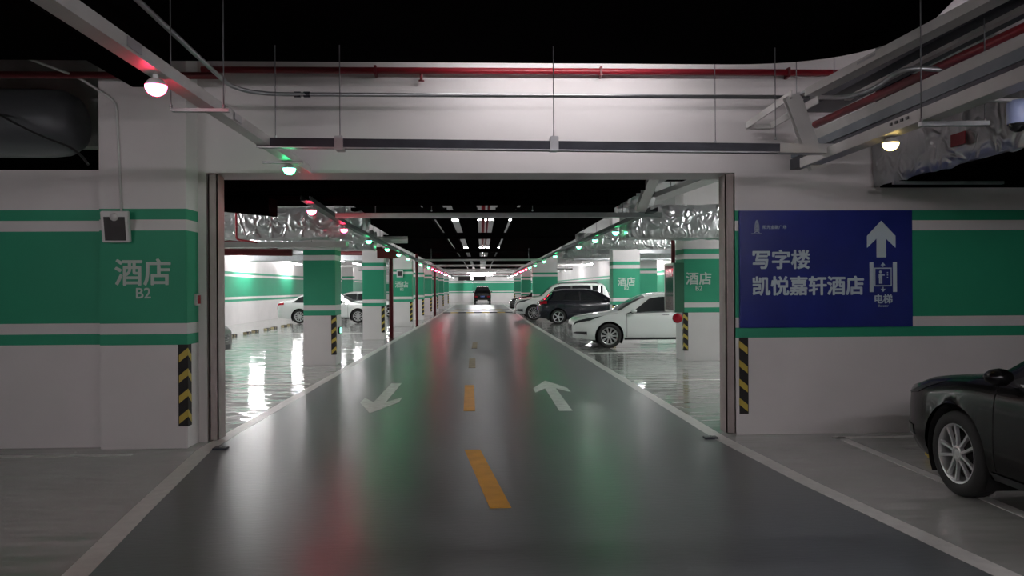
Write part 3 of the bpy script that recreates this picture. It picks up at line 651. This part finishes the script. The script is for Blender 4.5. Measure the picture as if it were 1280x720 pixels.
# far transverse pipes
for i, (y, z, m) in enumerate(((44, 2.9, 'tray'), (50.5, 2.82, 'plastic'), (58, 2.85, 'plastic'), (65, 2.82, 'tray'), (72, 2.9, 'red'), (78, 2.8, 'plastic'))):
    pipe('cross_pipe', [(-8, y, z), (6, y, z)], 0.06, M[m], nth[i] + (' red' if m == 'red' else ' pale') + ' pipe crossing far back in the hall, counted from the viewer', n=8)
r = empty('hanging_sign', (-0.75, 60, 2.35), 0, 'black hanging sign box over the far lane', 'sign')
mk('box', B(-1.05, 1.05, -0.05, 0.05, -0.16, 0.16), M['dplastic'], r); mk('rod', B(-0.01, 0.01, -0.01, 0.01, 0.16, 0.77), M['rod'], r)
mk('glowing_spot', B(-0.08, 0.08, -0.06, -0.05, -0.08, 0.08), M['g_lane'], r)
# fluorescent battens (thing: housing + tube)
bproto = {}
def batten(x, y, z, ln, along, key, lb, grp=None):
    r = empty('batten_light', (x, y, z), 0 if along == 'x' else R(90), lb, 'strip light', grp)
    k = (ln, key)
    top = 4.3 if not (y < 7 and x < 3) else 3.65
    if abs(x) < 2.4 and 48 < y < 60: top = 3.12
    for sx in (-ln * 0.35, ln * 0.35): mk('hanger', tube(bmesh.new(), [(sx, 0, 0.04), (sx, 0, top - z)], 0.005, 6), M['rod'], r)
    if k in bproto:
        for nm, me in zip(('housing', 'tube'), bproto[k]):
            o = bpy.data.objects.new(nm, me); COL.objects.link(o); o.parent = r
    else:
        a = mk('housing', B(-ln / 2, ln / 2, -0.05, 0.05, 0.0, 0.05, bev=0.005), M['plastic'], r)
        b = mk('tube', tube(bmesh.new(), [(-ln / 2 + 0.03, 0, -0.03), (ln / 2 - 0.03, 0, -0.03)], 0.022, 8), M[key], r, True)
        bproto[k] = (a.data, b.data)
    return r
# strip lights added unseen behind and beside the viewer to brighten the foreground
for i, (x, y) in enumerate(((-5.6, -1.2), (0.9, -1.5), (6.8, 2.8), (4.2, 0.4))): batten(x, y, 3.0, 2.4, 'x', 'g_near', nth[i] + ' strip light added to brighten the foreground, out of view')
batten(0.9, 7.35, 4.05, 2.4, 'x', 'g_portal', 'strip light hidden above the black canopy edge')
for i, (x, y) in enumerate(((-6.6, 11.5), (-6.6, 16.6), (-6.6, 22.5), (-6.6, 29.5), (-6.6, 36), (-6.6, 41), (-6.6, 54), (-6.6, 66))): batten(x, y, 2.95, 2.4, 'y', 'g_bay', nth[i] + ' strip light over the left parking bays')
for i, (x, y) in enumerate(((6.2, 11.5), (6.2, 17), (6.2, 22.3), (6.2, 29.0), (6.2, 35.5), (6.2, 44), (6.2, 56), (6.2, 68))): batten(x, y, 2.95, 2.4, 'y', 'g_bay', nth[i] + ' strip light over the right parking bays')
for i, y in enumerate((30, 37, 45)): batten(-10.7, y, 3.1, 2.4, 'y', 'g_bay', nth[i] + ' strip light beside the left hall wall')
for i, y in enumerate((30, 38)): batten(8.5, y, 3.1, 1.2, 'y', 'g_bay', nth[i] + ' strip light beside the right hall wall')
for i, (x, y) in enumerate(((-6, 86.5), (0, 86.0), (5.5, 86.5), (-6.5, 80), (6, 80))): batten(x, y, 3.3, 2.4, 'x', 'g_bay', nth[i] + ' strip light in front of the far end wall')
for i, y in enumerate((66, 73.5, 80)): batten(0, y, 2.95, 2.4, 'x', 'g_lane', nth[i] + ' strip light over the far end of the lane')
for i, (x, y) in enumerate(((0.1, 17.5), (0.1, 25.5), (0.1, 34), (0.1, 43))): batten(x, y, 3.9, 2.4, 'x', 'g_over', nth[i] + ' strip light added above the black ducts to brighten their slots')  # added lamps that light the ceiling seen through the duct slots
for s_, nm in ((-2.35, 'left'), (2.25, 'right')):
    for i, y in enumerate((50, 57, 64)): batten(s_, y, 2.5, 2.4, 'y', 'g_lane', nth[i] + ' strip light on the far end of the %s lamp tray' % nm)

# every hall service hangs from the slab on rods of its own
def rods_to(o, pts, z0, z1=4.3):
    for x, y in pts: mk('hanger', tube(bmesh.new(), [(x, y, z0), (x, y, z1)], 0.006, 6), M['rod'], o)
for o in [q for q in COL.objects if q.parent is None and q.get('category') in ('duct', 'pipe', 'grille', 'cable tray') and q.type == 'MESH']:
    co_ = [v.co for v in o.data.vertices]; x0 = min(v.x for v in co_); x1 = max(v.x for v in co_); y0 = min(v.y for v in co_); y1 = max(v.y for v in co_); z1 = max(v.z for v in co_); zc = (z1 + min(v.z for v in co_)) / 2
    if y0 < 8.9 or o.name.startswith('black_duct') and len(o.children) > 1 or zc < 2.3 or 'tapered' in o['label']: continue
    if 'insulated' in o.name: x1 -= 1.2
    if x1 - x0 > y1 - y0: P = [(x0 + (x1 - x0) * k, (y0 + y1) / 2) for k in (0.12, 0.88)]
    else: P = [((x0 + x1) / 2, y0 + (y1 - y0) * k) for k in (0.12, 0.88)]
    zt = 4.3
    if o['category'] == 'cable tray': zt = 3.37 if z1 > 2.9 else (3.12 if y0 > 20 else 3.0)
    rods_to(o, P, z1 - 0.02, zt)

# fire cabinet on the first right column
r = empty('fire_cabinet', (4.15, 16.75, 1.05), 0, 'green sided fire hose cabinet with a glazed steel front on the first right column', 'cabinet')
mk('case', B(0.0, 0.21, -0.38, 0.48, 0, 1.07, bev=0.004), M['greencab'], r)
d = mk('door_frame', bmesh.ops and (lambda b: (box(b, -0.015, 0.0, -0.38, 0.48, 0, 0.05), box(b, -0.015, 0.0, -0.38, 0.48, 1.02, 1.07), box(b, -0.015, 0, -0.38, -0.33, 0, 1.07), box(b, -0.015, 0, 0.43, 0.48, 0, 1.07), b)[-1])(bmesh.new()), M['tray'], r)
mk('pane', B(-0.01, -0.004, -0.33, 0.43, 0.05, 1.02), M['glass'], d)
mk('red_lettering_plate', B(-0.014, -0.008, -0.28, 0.38, 0.78, 0.95), M['rlens'], d)
pipe('sprinkler_pipe', [(4.22, 16.75, 2.12), (4.22, 16.75, 2.75)], 0.045, M['darkred'], 'dark red pipe entering the top of the fire cabinet')
tag(mk('alarm_bell', lathe(bmesh.new(), [(0, .10), (0.06, .09), (0.10, .06), (0.11, 0.0), (0, 0)], 20, Matrix.Translation((4.2, 16.35, 0.93)) @ Matrix.Rotation(R(90), 4, 'X')), M['rlens'], smooth=True), 'round red alarm bell under the fire cabinet', 'alarm bell')
# exit marker low on the first left column
r = empty('exit_marker', (-3.05, 16.6, 0.72), 0, 'small glowing green exit marker low on the first left column', 'exit sign')
mk('case', B(0, 0.03, -0.13, 0.13, -0.07, 0.07), M['dplastic'], r); mk('lit_face', B(0.028, 0.034, -0.11, 0.11, -0.055, 0.055), M['g_exit'], r)
r = empty('wall_sensor', (-3.42, 32.36, 2.23), 0, 'small grey box with a dark face on the third left column', 'sensor box')
mk('frame', B(-0.13, 0.13, -0.03, 0.03, -0.15, 0.15), M['plastic'], r); mk('dark_face', B(-0.09, 0.09, -0.035, -0.028, -0.1, 0.1), M['screen'], r)

# ================================================================ CARS
def pchip(keys):
    xs = [k[0] for k in keys]; ys_ = [k[1] for k in keys]; n = len(xs)
    h = [xs[i + 1] - xs[i] for i in range(n - 1)]; dl = [(ys_[i + 1] - ys_[i]) / h[i] for i in range(n - 1)]
    m = [dl[0]] + [0 if dl[i - 1] * dl[i] <= 0 else 2 * dl[i - 1] * dl[i] / (dl[i - 1] + dl[i]) for i in range(1, n - 1)] + [dl[-1]]
    def f(x):
        x = min(max(x, xs[0]), xs[-1]); i = 0
        while i < n - 2 and x > xs[i + 1]: i += 1
        t = (x - xs[i]) / h[i]; t2 = t * t; t3 = t2 * t
        return (2 * t3 - 3 * t2 + 1) * ys_[i] + (t3 - 2 * t2 + t) * h[i] * m[i] + (-2 * t3 + 3 * t2) * ys_[i + 1] + (t3 - t2) * h[i] * m[i + 1]
    return f
CARS = dict(
 sedan=dict(L=4.68, W=1.82, wr=0.325, f=0.93, r=3.64, gl=(1.18, 1.95), rg=(3.62, 4.12), sw=(1.42, 3.98), bp=2.72,
   zt=[(0, .66), (.04, .745), (.14, .805), (.5, .885), (1.15, .975), (1.55, 1.20), (1.95, 1.39), (2.4, 1.465), (2.95, 1.46), (3.6, 1.33), (4.1, 1.12), (4.45, 1.07), (4.62, 1.02), (4.68, .88)],
   zs=[(0, .60), (.08, .71), (.5, .81), (1.15, .89), (2.4, .915), (3.6, .95), (4.3, .99), (4.6, .95), (4.68, .82)], nose=0.62, tail=0.78),
 hatch=dict(L=4.35, W=1.82, wr=0.33, f=0.90, r=3.52, gl=(1.12, 1.80), rg=(3.60, 4.16), sw=(1.36, 3.95), bp=2.55,
   zt=[(0, .70), (.05, .80), (.2, .90), (.6, 1.0), (1.1, 1.08), (1.45, 1.30), (1.8, 1.48), (2.3, 1.555), (3.1, 1.55), (3.6, 1.49), (4.15, 1.06), (4.3, 1.0), (4.35, .85)],
   zs=[(0, .62), (.10, .74), (.5, .88), (1.15, .97), (2.4, .99), (3.6, 1.03), (4.15, 1.02), (4.3, .95), (4.35, .8)], nose=0.7, tail=0.82),
 suv=dict(L=4.75, W=1.90, wr=0.375, f=0.88, r=3.66, gl=(1.22, 1.85), rg=(4.38, 4.66), sw=(1.48, 4.30), bp=2.75,
   zt=[(0, .80), (.05, .98), (.2, 1.06), (.6, 1.13), (1.2, 1.19), (1.5, 1.45), (1.85, 1.72), (2.3, 1.83), (3.3, 1.86), (4.2, 1.83), (4.4, 1.76), (4.66, 1.18), (4.72, 1.05), (4.75, .8)],
   zs=[(0, .74), (.10, .92), (.5, 1.02), (1.15, 1.09), (2.4, 1.12), (3.6, 1.14), (4.5, 1.14), (4.7, 1.0), (4.75, .75)], nose=0.78, tail=0.9),
)
class Car:
    def __init__(s, kind):
        s.p = p = CARS[kind]; s.zt = pchip(p['zt']); s.zs = pchip(p['zs']); s.L = p['L']; s.hw = p['W'] / 2
        s.zb = 0.22 if kind != 'suv' else 0.30
    def w(s, d):
        a = 1.0; e = 0.75
        if d < e: a = s.p['nose'] + (1 - s.p['nose']) * (1 - (1 - d / e) ** 2.6) ** 0.5
        b = s.L - d; e2 = 0.5
        if b < e2: a = min(a, s.p['tail'] + (1 - s.p['tail']) * (1 - (1 - b / e2) ** 2.6) ** 0.5)
        return s.hw * a
    def sec(s, d):
        w_ = s.w(d); zt = s.zt(d); zs = min(s.zs(d), zt - 0.012); zb = s.zb + 0.06 * max(0, 1 - d / 0.5) + 0.08 * max(0, 1 - (s.L - d) / 0.5)
        g = min(1, max(0, (zt - zs - 0.05) / 0.42)); wr = w_ * (0.80 - 0.14 * g); zr = zt - (0.02 + 0.035 * g); zr = max(zr, zs + 0.004)
        zm = zb + (zs - zb) * 0.45
        return [(w_ * 0.93, zb), (w_ * 0.985, zb + 0.10), (w_, zm), (w_ * 0.985, zb + (zs - zb) * 0.85), (w_ * 0.945, zs), (wr, zr), (wr * 0.6, zt - 0.008), (0, zt)]
    # t in 0..7 over the section's polyline, smoothed
    def at(s, d, t, off=0.0):
        P = s.sec(d); i = min(int(t), 6); f = t - i
        def cr(k):
            a, b, c, e = P[max(i - 1, 0)], P[i], P[i + 1], P[min(i + 2, 7)]
            if i == 4: return b[k] * (1 - f) + c[k] * f
            if i == 3: e = c
            if i == 5: a = b
            if i == 6: e = (-P[6][0], P[6][1])
            return 0.5 * (2 * b[k] + (c[k] - a[k]) * f + (2 * a[k] - 5 * b[k] + 4 * c[k] - e[k]) * f * f + (3 * b[k] - a[k] - 3 * c[k] + e[k]) * f ** 3)
        y, z = cr(0), cr(1)
        return Vector((s.L / 2 - d, y, z))
    def nrm(s, d, t):
        e = 0.02; a = s.at(min(d + e, s.L), t) - s.at(max(d - e, 0), t); t0, t1 = max(t - e, 0), min(t + e, 7); b = s.at(d, t1) - s.at(d, t0)
        n = a.cross(b); 
        if n.length < 1e-9: return Vector((0, 0, 1))
        n.normalize()
        if n.y * 1.0 + n.z * 0.6 < 0: n = -n
        return n
    def patch(s, bm, d0, d1, t0, t1, off, sides=(1, -1), nd=14, nt=5, thick=True):
        # d0, d1 may be functions of t
        for sd in sides:
            g = []
            for j in range(nt + 1):
                t = t0 + (t1 - t0) * j / nt; a = d0(t) if callable(d0) else d0; b = d1(t) if callable(d1) else d1; row = []
                for i in range(nd + 1):
                    d = a + (b - a) * i / nd; p = s.at(d, t) + s.nrm(d, t) * off; row.append(bm.verts.new((p.x, p.y * sd, p.z)))
                g.append(row)
            for j in range(nt):
                for i in range(nd):
                    bm.faces.new((g[j][i], g[j][i + 1], g[j + 1][i + 1], g[j + 1][i]))
        return bm
def sides(C_, name, m, r, *a, **k):
    for sd in (1, -1): mk(name, C_.patch(bmesh.new(), *a, sides=(sd,), **k), m, r, True)
def make_car(kind, loc, rz, paint, label, spokes=5, double=False, cat='car', roof_rail=False):
    C_ = Car(kind); p = C_.p; r = empty('car', loc, rz, label, cat); L = C_.L
    # body
    bm = bmesh.new(); ds = []; d = 0.0
    ds = [0, .015, .04, .08, .13]; 
    while ds[-1] < L - 0.16: ds.append(ds[-1] + 0.05)
    ds += [L - .08, L - .04, L - .015, L]
    ts = [0, .5, 1, 1.35, 1.7, 2, 2.35, 2.7, 3, 3.35, 3.7, 4, 4.5, 5, 5.35, 5.7, 6, 6.5, 7]
    arches = [(L / 2 - p['f'], p['wr']), (L / 2 - p['r'], p['wr'])]; Ra = p['wr'] + 0.055
    for sd in (1, -1):
        g = []
        for d in ds:
            row = []
            for t in ts:
                q = C_.at(d, t); 
                ins = False
                if t < 4:
                    for ax, az in arches:
                        dx, dz = q.x - ax, q.z - az; rr = math.hypot(dx, dz)
                        if rr < Ra and rr > 0: ins = True; q.x = ax + dx / rr * Ra; q.z = az + dz / rr * Ra; keep = rr
                row.append((bm.verts.new((q.x, q.y * sd, q.z)), ins))
            g.append(row)
        for i in range(len(ds) - 1):
            for j in range(len(ts) - 1):
                q = (g[i][j], g[i + 1][j], g[i + 1][j + 1], g[i][j + 1])
                if all(k[1] for k in q): continue
                vs = [k[0] for k in q]
                bm.faces.new(vs)
        bt = []
        for i, d in enumerate(ds):
            v = C_.at(d, 0); bt.append(bm.verts.new((L / 2 - d, sd * v.y * 0.66, v.z)))
            if i and not (g[i][0][1] or g[i - 1][0][1]): bm.faces.new((g[i - 1][0][0], g[i][0][0], bt[i], bt[i - 1]))
        ctr = [bm.verts.new((L / 2 - d, 0, C_.at(d, 0).z)) for d in ds]
        for i in range(1, len(ds)): bm.faces.new((bt[i - 1], bt[i], ctr[i], ctr[i - 1]))
        for e_, k in ((0, 1), (len(ds) - 1, -1)):
            ring = [q[0] for q in g[e_]] + [ctr[e_], bt[e_]]
            bm.faces.new(ring if k > 0 else ring[::-1])
    bmesh.ops.remove_doubles(bm, verts=bm.verts[:], dist=0.0006)
    body = mk('body', bm, M[paint], r, True)
    try: 
        for e in body.data.edges: pass
        body.data.set_sharp_from_angle(angle=R(42))
    except Exception: pass
    # wheel wells
    for ax, az in arches:
        for sd in (1, -1):
            bm = bmesh.new(); n = 20; a = []; b = []; hw = C_.hw
            for i in range(n + 1):
                th = math.pi * (-0.18 + 1.36 * i / n)
                a.append(bm.verts.new((ax + Ra * math.cos(th), sd * (hw - 0.035), az + Ra * math.sin(th)))); b.append(bm.verts.new((ax + Ra * math.cos(th), sd * (hw - 0.38), az + Ra * math.sin(th))))
            for i in range(n): bm.faces.new((a[i], a[i + 1], b[i + 1], b[i]))
            bm.faces.new(b)
            mk('wheel_arch', bm, M['well'], r)
    # glass
    a0, a1 = p['gl']; b0, b1 = p['rg']
    mk('windscreen', C_.patch(bmesh.new(), a0 + 0.03, a1 - 0.02, 5.12, 7, 0.004, nt=6), M['glass'], r, True)
    mk('rear_window', C_.patch(bmesh.new(), b0 + 0.03, b1 - 0.06, 5.15, 7, 0.004, nt=6), M['glass'], r, True)
    s0, s1 = p['sw']; bp = p['bp']; tb, ttp = 4.10, 4.86
    fr = lambda t: s0 + (t - tb) / (ttp - tb) * (a1 + 0.08 - s0)
    rr_ = lambda t: s1 - (t - tb) / (ttp - tb) * (s1 - (b0 + 0.02 if kind != 'suv' else b0 - 0.06)) * 0.9
    sides(C_, 'side_window', M['glass'], r, fr, bp - 0.04, tb, ttp, 0.004)
    sides(C_, 'side_window', M['glass'], r, bp + 0.04, (rr_ if kind != 'suv' else 3.72), tb, ttp, 0.004)
    if kind == 'suv': sides(C_, 'side_window', M['glass'], r, 3.8, rr_, tb, ttp, 0.004)
    sides(C_, 'pillar_trim', M['dplastic'], r, bp - 0.035, bp + 0.035, tb, ttp, 0.003, nd=2)
    sides(C_, 'window_trim', M['chrome'] if kind == 'sedan' else M['dplastic'], r, s0 - 0.02, s1, 4.03, 4.09, 0.005, nt=1, nd=24)
    # seams
    for d in (p['f'] + 0.46, bp, p['r'] - 0.30): sides(C_, 'panel_gap', M['well'], r, d - 0.005, d + 0.005, 0.8, 4.0, 0.002, nd=1, nt=8)
    sides(C_, 'panel_gap', M['well'], r, 0.16, a0, 4.42, 4.46, 0.002, nt=1, nd=24)
    sides(C_, 'sill', M['dplastic'], r, p['f'] + Ra + .02, p['r'] - Ra - .02, 0.02, 0.7, 0.006, nt=2)
    # lights
    sides(C_, 'headlight_trim', M['dplastic'], r, 0.015, lambda t: 0.42 + (t - 3.1) * 0.42, 3.1, 4.02, 0.004, nt=6)
    sides(C_, 'headlight', M['lens'], r, 0.03, lambda t: 0.30 + (t - 3.2) * 0.45, 3.22, 3.92, 0.008, nt=6)
    sides(C_, 'tail_light', M['rlens'], r, lambda t: L - 0.34, L - 0.02, 3.0, 3.9, 0.006)
    sides(C_, 'lower_vent', M['dplastic'], r, 0.01, 0.34, 1.15, 1.75, 0.006, nt=3)
    sides(C_, 'vent_trim', M['chrome'], r, 0.03, 0.35, 1.12, 1.25, 0.010, nt=1)
    # front and rear faces
    zf = C_.zt(0); hwf = C_.w(0)
    bm = bmesh.new(); box(bm, L / 2 - 0.01, L / 2 + 0.012, -hwf * 0.62, hwf * 0.62, zf - 0.20, zf - 0.05)
    gr = mk('grille', bm, M['dplastic'], r)
    for k in range(4): mk('grille_bar', B(L / 2 + 0.008, L / 2 + 0.02, -hwf * 0.6, hwf * 0.6, zf - 0.185 + k * 0.036, zf - 0.175 + k * 0.036), M['chrome'], gr)
    mk('lower_grille', B(L / 2 - 0.01, L / 2 + 0.012, -hwf * 0.8, hwf * 0.8, 0.30, 0.40), M['dplastic'], r)
    mk('number_plate', B(-L / 2 - 0.014, -L / 2, -0.22, 0.22, 0.62, 0.76), M['plate'], r)
    hwr = C_.w(L); zr_ = C_.zs(L)
    for sd in (1, -1):
        ya, yb = sorted((sd * hwr * 0.62, sd * hwr * 0.98)); mk('rear_lens', B(-L / 2 - 0.012, -L / 2 + 0.02, ya, yb, zr_ - 0.16, zr_ - 0.01), M['rlens'], r)
    mk('rear_bumper_strip', B(-L / 2 - 0.014, -L / 2 + 0.01, -hwr * 0.85, hwr * 0.85, 0.32, 0.42), M['dplastic'], r)
    # mirrors, handles
    for sd in (1, -1):
        dm = s0 + 0.14; q = C_.at(dm, 4.0)
        bm = bmesh.new(); bmesh.ops.create_icosphere(bm, subdivisions=2, radius=1)
        for v in bm.verts: v.co = Vector((q.x + v.co.x * (0.075 + 0.02 * v.co.y * sd), sd * (q.y + 0.115) + v.co.y * 0.10, q.z + 0.075 + v.co.z * 0.062))
        mk('mirror', bm, M[paint], r, True)
        mk('mirror_arm', bar(bmesh.new(), (q.x + 0.01, sd * (q.y - 0.02), q.z + 0.01), (q.x + 0.0, sd * (q.y + 0.07), q.z + 0.05), 0.05, 0.03), M['dplastic'], r)
        for dh in (bp - 0.30, p['r'] - 0.42):
            q = C_.at(dh, 3.45)
            mk('door_handle', bar(bmesh.new(), (q.x - 0.09, sd * (q.y + 0.018), q.z), (q.x + 0.09, sd * (q.y + 0.018), q.z), 0.02, 0.025), M['chrome' if kind == 'sedan' else paint], r)
    if roof_rail:
        for sd in (1, -1): mk('roof_rail', tube(bmesh.new(), [(L / 2 - d, sd * (C_.at(d, 5).y - 0.03), C_.at(d, 5).z + h) for d, h in ((2.1, 0.0), (2.2, 0.05), (3.0, 0.055), (4.0, 0.05), (4.15, 0.0))], 0.016, 8), M['dplastic'], r, True)
    # wheels
    W_ = p['wr']; wt = 0.205
    tp = [(W_ - 0.105, -wt / 2 + .01), (W_ - .05, -wt / 2), (W_ - .012, -wt / 2 + .02), (W_, -wt / 2 + .05), (W_, wt / 2 - .05), (W_ - .012, wt / 2 - .02), (W_ - .05, wt / 2), (W_ - .095, wt / 2 - .006), (W_ - .105, wt / 2 - .02)]
    rimr = W_ - 0.10
    tyre = rimd = spk = hubd = None
    for ax, az in arches:
        for sd in (1, -1):
            # local wheel axis z pointing outwards
            T = Matrix.Translation((ax, sd * (C_.hw - wt / 2 - 0.015), az)) @ Matrix.Rotation(R(-90 * sd), 4, 'X')
            if tyre is None:
                o = mk('wheel', lathe(bmesh.new(), tp, 36), M['tyre'], r, True); tyre = o.data
                b_ = lathe(bmesh.new(), [(rimr + .004, wt / 2 - .012), (rimr - .012, wt / 2 - .012), (rimr - .02, wt / 2 - .03), (rimr - .024, -wt / 2 + .03)], 36)
                q = mk('rim', b_, M['rim'], o, True); rimd = q.data
                b_ = lathe(bmesh.new(), [(rimr - .022, -0.01), (0, -0.012)], 24); q2 = mk('brake_disc', b_, M['well'], o, True); hubd = q2.data
                b_ = bmesh.new()
                for k in range(spokes):
                    for off in ((-1, 1) if double else (0,)):
                        th = 2 * math.pi * k / spokes; wa = 0.014 if double else 0.024; wb = 0.017 if double else 0.030
                        ca, sa = math.cos(th), math.sin(th)
                        def pt(rad, lat, z): return (rad * ca - lat * sa, rad * sa + lat * ca, z)
                        i0 = off * 0.018; i1 = off * (0.052 if double else 0); vs = []
                        for rad, lat, hw_, z0_, z1_ in ((0.035, i0, wa, wt / 2 - .045, wt / 2 - .018), (rimr * .55, (i0 + i1) / 2, wa * .9, wt / 2 - .042, wt / 2 - .020), (rimr - .012, i1, wb, wt / 2 - .04, wt / 2 - .014)):
                            vs.append([b_.verts.new(pt(rad, lat - hw_, z0_)), b_.verts.new(pt(rad, lat + hw_, z0_)), b_.verts.new(pt(rad, lat + hw_ * .7, z1_)), b_.verts.new(pt(rad, lat - hw_ * .7, z1_))])
                        for A_, B_ in zip(vs, vs[1:]):
                            for m_ in range(4): b_.faces.new((A_[m_], A_[(m_ + 1) % 4], B_[(m_ + 1) % 4], B_[m_]))
                lathe(b_, [(0.062, wt / 2 - .05), (0.06, wt / 2 - .02), (0.045, wt / 2 - .014), (0.03, wt / 2 - .022), (0, wt / 2 - .020)], 20)
                q3 = mk('spokes', b_, M['rim'], o); spk = q3.data
            else:
                o = bpy.data.objects.new('wheel', tyre); COL.objects.link(o); o.parent = r
                for nm, me in (('rim', rimd), ('brake_disc', hubd), ('spokes', spk)):
                    q = bpy.data.objects.new(nm, me); COL.objects.link(q); q.parent = o
            o.matrix_local = T
    return r
def place(kind, nose_x, y, facing, *a, **k):
    # cars parked across: facing -1 = nose towards -X (lane, right bays), +1 = nose towards +X
    L = CARS[kind]['L']; return make_car(kind, (nose_x - facing * L / 2, y, 0), 0 if facing > 0 else R(180), *a, **k)
# near black sedan, nose towards the right wall
make_car('sedan', (3.56 + 0.91, 6.62 - 2.34, 0), R(90), 'cblack', 'black sedan with ten-spoke alloy wheel at the right edge, nose to the wall', 5, True)
place('sedan', 2.42, 20.03 + 0.91, -1, 'cwhite', 'white sedan with its nose towards the lane, in front of the lettered column', 10, False)
make_car('hatch', (2.50 + 4.35 / 2, 33.3 + 0.9, 0), 0, 'cnavy', 'dark blue hatchback parked tail to the lane behind the white sedan', 5, False)
place('suv', 1.68, 37.6 + 0.95, -1, 'cwhite', 'large white SUV nosing out behind the dark hatchback', 6, True, roof_rail=True)
place('hatch', 1.85, 50.5, -1, 'cblack', 'black car nosing out furthest along the right bays', 5)
make_car('suv', (0.1, 84 + 2.37, 0), R(90), 'cblack', 'black SUV seen from behind at the far end wall', 5)
place('sedan', -4.85, 36.1 + 0.91, 1, 'cwhite', 'white sedan between the first two left columns, nose to the lane', 10)
place('sedan', -4.3, 44.5, 1, 'cwhite', 'white car behind the other white sedan in the left bays', 5)
place('sedan', -5.58, 15.9 + 0.91, 1, 'csilver', 'grey car whose nose just shows beside the left shutter guide', 5)
